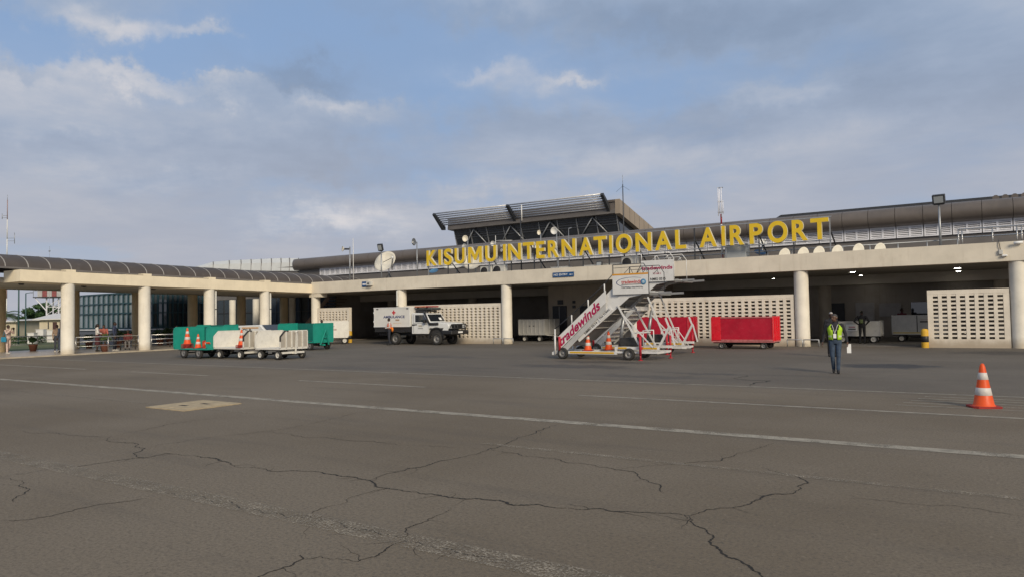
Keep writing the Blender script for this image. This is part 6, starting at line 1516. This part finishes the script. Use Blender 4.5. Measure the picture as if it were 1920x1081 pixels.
gable('kiosk', 'cream kiosk with white sheet roof and brown door beyond the lawn', 74, 140, 84, 596.5, 586, KW, KR, 7, -.5, ((.24, .27, 1.2, 2.0, 'window', DSTEEL), (.38, .50, -.4, 2.0, 'door', KD), (.58, .66, -.4, 2.0, 'door', KD)))
gable('cottage', 'small yellow cottage with pale gable roof behind the parked car', 29, 46, 118, 602, 597, YW_, KR, 8, -.7)
gable('cottage', 'cream cottage with pale roof next to the left palm', 4, 30, 88, 601, 598, KW, KR, 7, -.5)
# perimeter screen between kiosk and cottage
a = PD(46, 604, 108); c = PD(73, 604, 108)
t = thing('fence', 'pale screen fence between the cottage and the kiosk', 'fence', ((a.x+c.x)/2, (a.y+c.y)/2, -.6), world=True)
for z in (.6, 1.3, 2.1): b = MB(); b.bar((a.x, a.y, z), (c.x, c.y, z), .12, .14); b.build('rail', KERB, t)
for i in range(6): f = i/5; b = MB(); b.bar((a.x+(c.x-a.x)*f, a.y+(c.y-a.y)*f, -.7), (a.x+(c.x-a.x)*f, a.y+(c.y-a.y)*f, 2.4), .15); b.build('post', KERB, t)
# observation tower with red and white rail
FT = thing('watch_tower', 'lattice watch tower with red and white platform rail behind the kiosk', 'tower', tuple(PD(100, 600, 112).xy)+(-.6,), world=True)
zp = PD(90, 556, 112).z; ct = PD(104, 600, 112); u = RT.copy(); u.z = 0; u.normalize(); v = Vector((-u.y, u.x, 0))
def TQ(x, y, z): return Vector((ct.x, ct.y, 0))+u*x+v*y+Vector((0, 0, z))
b = MB(); b.add([TQ(*q_) for q_ in ((-2.6, -1.5, zp-.15), (3, -1.5, zp-.15), (3, 1.5, zp-.15), (-2.6, 1.5, zp-.15), (-2.6, -1.5, zp), (3, -1.5, zp), (3, 1.5, zp), (-2.6, 1.5, zp))], [(0, 1, 2, 3), (4, 5, 6, 7), (0, 1, 5, 4), (1, 2, 6, 5), (2, 3, 7, 6), (3, 0, 4, 7)]); b.build('deck', DSTEEL, FT)
for i in range(7):
    x = -1.9+i*.75; b = MB(); b.add([TQ(x, -1.45, zp), TQ(x+.7, -1.45, zp), TQ(x+.7, -1.45, zp+.95), TQ(x, -1.45, zp+.95), TQ(x, -1.38, zp), TQ(x+.7, -1.38, zp), TQ(x+.7, -1.38, zp+.95), TQ(x, -1.38, zp+.95)], [(0, 1, 2, 3), (7, 6, 5, 4), (0, 1, 5, 4), (2, 3, 7, 6), (1, 2, 6, 5), (3, 0, 4, 7)]); b.build('rail_panel', mat('tower_faded_red', (.24, .07, .07), .6, .15) if i % 2 else mat('tower_grey_white', (.40, .39, .38), .6, .1), FT)
b = MB(); b.bar(TQ(-2.55, -1.45, zp+.95), TQ(3, -1.45, zp+.95), .06); b.bar(TQ(-2.55, -1.45, zp), TQ(-2.55, -1.45, zp+.95), .06); b.build('hand_rail', STEEL, FT)
b = MB()
for x in (-.9, 1.0):
    for y in (-.8, .8): b.bar(TQ(x, y, -.6), TQ(x, y, zp-.15), .16)
z = -.4
while z < zp-1.3:
    for y in (-.8, .8): b.bar(TQ(-.9, y, z), TQ(1.0, y, z+1.2), .08); b.bar(TQ(-.9, y, z), TQ(1.0, y, z), .08)
    z += 1.2
for s_ in (-1, 1): b.bar(TQ(s_*.9, -.8, zp-2.2), TQ(s_*2.4, -1.2, zp-.2), .12)
b.build('lattice', LOUV, FT)
# lamp posts
for (px, yt, D_, lab) in ((35.5, 520, 70, 'tall green lamp post standing nearest the left walkway column'), (48.5, 549, 84, 'green lamp post with an outreach arm beyond the lawn')):
    q_ = PD(px, yt, D_); t = thing('lamp_post', lab, 'lamp post', (q_.x, q_.y, -.25)); GRN = mat('post_green', (.03, .075, .075), .5, .1)
    b = MB(); b.tube((0, 0, 0), (0, 0, q_.z+.25), .09, .06, n=8); b.build('pole', GRN, t)
    b = MB(); b.bar((0, 0, q_.z+.23), (.55, .35, q_.z+.32), .06); b.build('arm', GRN, t); b = MB(); b.bbox(.4, .85, .25, .5, q_.z+.26, q_.z+.36, .03); b.build('lamp_head', STEEL, t)
# parked car
q_ = PD(47, 629, 98); CA = thing('parked_car', 'white off-road car parked beyond the lawn by the cabinets', 'car', (q_.x, q_.y, -.42), math.atan2(RT.y, RT.x)+.1)
b = MB(); b.prism([(-2.3, .35), (2.3, .35), (2.3, .95), (1.1, 1.05), (.6, 1.72), (-1.9, 1.75), (-2.3, 1.0)], -.9, .9); bd = b.build('body', AW, CA); m_ = bd.modifiers.new('b', 'BEVEL'); m_.width = .09; m_.segments = 3; m_.limit_method = 'ANGLE'
for (x0, x1, xt0, xt1) in ((-1.95, -.8, -1.85, -.8), (-.68, .95, -.68, .55)): b = MB(); b.prism([(x0, 1.1), (x1, 1.1), (xt1, 1.62), (xt0, 1.62)], -.93, -.905); b.build('window', GLASSD, CA)
for x in (-1.4, 1.45):
    for (y, s_) in ((-.82, -1), (.82, 1)): wheel(CA, x, y, .38, .24, RIMG, 'wheel', s_)
b = MB(); b.bbox(2.25, 2.42, -.85, .85, .45, .7, .03); b.build('bumper', BPL, CA)
# cabinets on the lawn
for i, (px, py0, py1, wpx, D_, lab) in enumerate(((77.5, 617, 631, 14, 74, 'tall white cabinet on the lawn before the kiosk'), (98, 618.5, 631, 13, 74, 'white cabinet on the lawn before the kiosk door'), (61, 623.5, 632, 12, 70, 'low pale cabinet on the lawn beside the parked car'))):
    a = PD(px, py0, D_); gz_ = -.12; wd = wpx*D_/FPX; t = thing('cabinet', lab, 'cabinet', (a.x, a.y, gz_), math.atan2(RT.y, RT.x))
    b = MB(); b.bbox(-wd/2, wd/2, -.3, .3, 0, a.z-gz_, .02); b.build('case', WHITEP, t); b = MB(); b.box(-wd/2-.03, wd/2+.03, -.33, .33, a.z-gz_, a.z-gz_+.04); b.build('lid', WHITEP, t)
# hedge, far trees
def tree(label, px, ytop, D_, wpx, hpx, n, seed, base=-.6, name='broadleaf_tree', size=.32, mm=None):
    q_ = PD(px, ytop, D_); t = thing(name, label, 'tree', (q_.x, q_.y, base)); rnd = random.Random(seed); h = q_.z-base; wd = wpx*D_/FPX; ch_ = hpx*D_/FPX
    b = MB(); b.tube((0, 0, 0), (0, 0, max(.4, h-ch_*.6)), wd*.035+.06, wd*.025+.03, n=8)
    for i in range(6): a = 2*PI*i/6; b.tube((0, 0, max(.3, h-ch_*.8)), (math.cos(a)*wd*.3, math.sin(a)*wd*.3, h-ch_*.35), wd*.015+.02, .02, n=6)
    b.build('trunk', BARK, t)
    cs = []
    for _ in range(18):
        a = rnd.uniform(0, 2*PI); r = rnd.uniform(0, .4)*wd; z = h-ch_*rnd.uniform(.15, .85); k = 1-abs((h-z)/ch_-.5)
        cs.append(((math.cos(a)*r*k*1.3, math.sin(a)*r*k*1.3, z), (wd*rnd.uniform(.10, .19), wd*rnd.uniform(.10, .19), ch_*rnd.uniform(.10, .16))))
    leaves(n, blobs(cs), size, seed).build('crown', mm or LEAF, t)
tree('broad dark green tree behind the lattice tower', 88, 566, 135, 66, 40, 3200, 3, size=.42)
tree('small dark tree behind the cottages', 41, 592, 150, 16, 16, 700, 4, size=.35)
tree('low far tree between the lamp posts', 53, 597, 170, 18, 12, 700, 5, size=.4)
tree('far tree behind the screen fence', 66, 598, 170, 18, 12, 700, 6, size=.4)
HB = thing('hedge', 'low clipped hedge along the lawn before the parked car', 'hedge', tuple(PD(45, 635, 72).xy)+(-.12,), math.atan2(RT.y, RT.x))
leaves(1500, lambda r: Vector((r.uniform(-2.2, 2.0), r.uniform(-.5, .5), r.uniform(.05, .75)*(1-.1*r.random()))), .10, 11).build('foliage', LEAF, HB)
b = MB()
for i in range(8): b.tube((-2+i*.55, 0, 0), (-2+i*.55, 0, .4), .03, n=5)
b.build('stem', BARK, HB)
# guyed radio mast
q_ = PD(14, 375, 125); RM = thing('radio_mast', 'slender red and white radio mast with side antennas rising behind the walkway roof', 'mast', (q_.x, q_.y, -.6))
h = q_.z+.6
for i in range(7):
    b = MB(); b.tube((0, 0, h*i/7), (0, 0, h*(i+1)/7), .11-.006*i, n=8); b.build('mast_band', WHITEP if i in (1, 3, 4) else (mat('mast_faded_red', (.30, .21, .20), .6, .1) if i != 5 else WHITEP), RM)
uu = Vector((RT.x, RT.y, 0)).normalized()
for (zf_, L_, s_) in ((.70, 1.3, 1), (.72, 1.3, 1), (.87, .9, -1), (.885, .9, -1)):
    b = MB(); b.bar((0, 0, h*zf_), tuple(uu*s_*L_+Vector((0, 0, h*zf_))), .06); b.build('outrigger', STEEL, RM)
b = MB(); b.tube(tuple(uu*1.3+Vector((0, 0, h*.68))), tuple(uu*1.3+Vector((0, 0, h*.76))), .05, n=6); b.tube(tuple(uu*-.9+Vector((0, 0, h*.86))), tuple(uu*-.9+Vector((0, 0, h*.90))), .05, n=6); b.tube((0, 0, h), (0, 0, h+.9), .03, n=6); b.build('antenna', STEEL, RM)
q_ = PD(93, 462, 90); AN = thing('whip_antenna', 'thin whip antenna showing above the walkway roof', 'antenna', (q_.x, q_.y, -.4)); b = MB(); b.tube((0, 0, 0), (0, 0, q_.z+.4), .03, .015, n=6); b.build('mast', STEEL, AN); b = MB(); b.bar((-.15, 0, q_.z-.2), (.15, 0, q_.z-.2), .12); b.build('head', STEEL, AN)
# far wooded rise on the horizon
b = MB(); vs = []; rnd = random.Random(21); n = 90
for i in range(n+1):
    a = math.radians(150-75*i/n)-.15; R_ = 520; hgt = 5+2.5*mnoise.noise(Vector((i*.21, 0, 0)))+1.0*mnoise.noise(Vector((i*.9, 3, 0)))
    vs += [(R_*math.cos(a), R_*math.sin(a), -1.2), (R_*math.cos(a), R_*math.sin(a), hgt-1.0), (R_*1.08*math.cos(a), R_*1.08*math.sin(a), -1.2)]
fs = []
for i in range(n): o = 3*i; fs += [(o, o+3, o+4, o+1), (o+1, o+4, o+5, o+2)]
b.add(vs, fs); o = b.build('far_wood', mat('far_wood_green', (.10, .12, .12), .95, .25, .05)); tag(o, kind='structure')
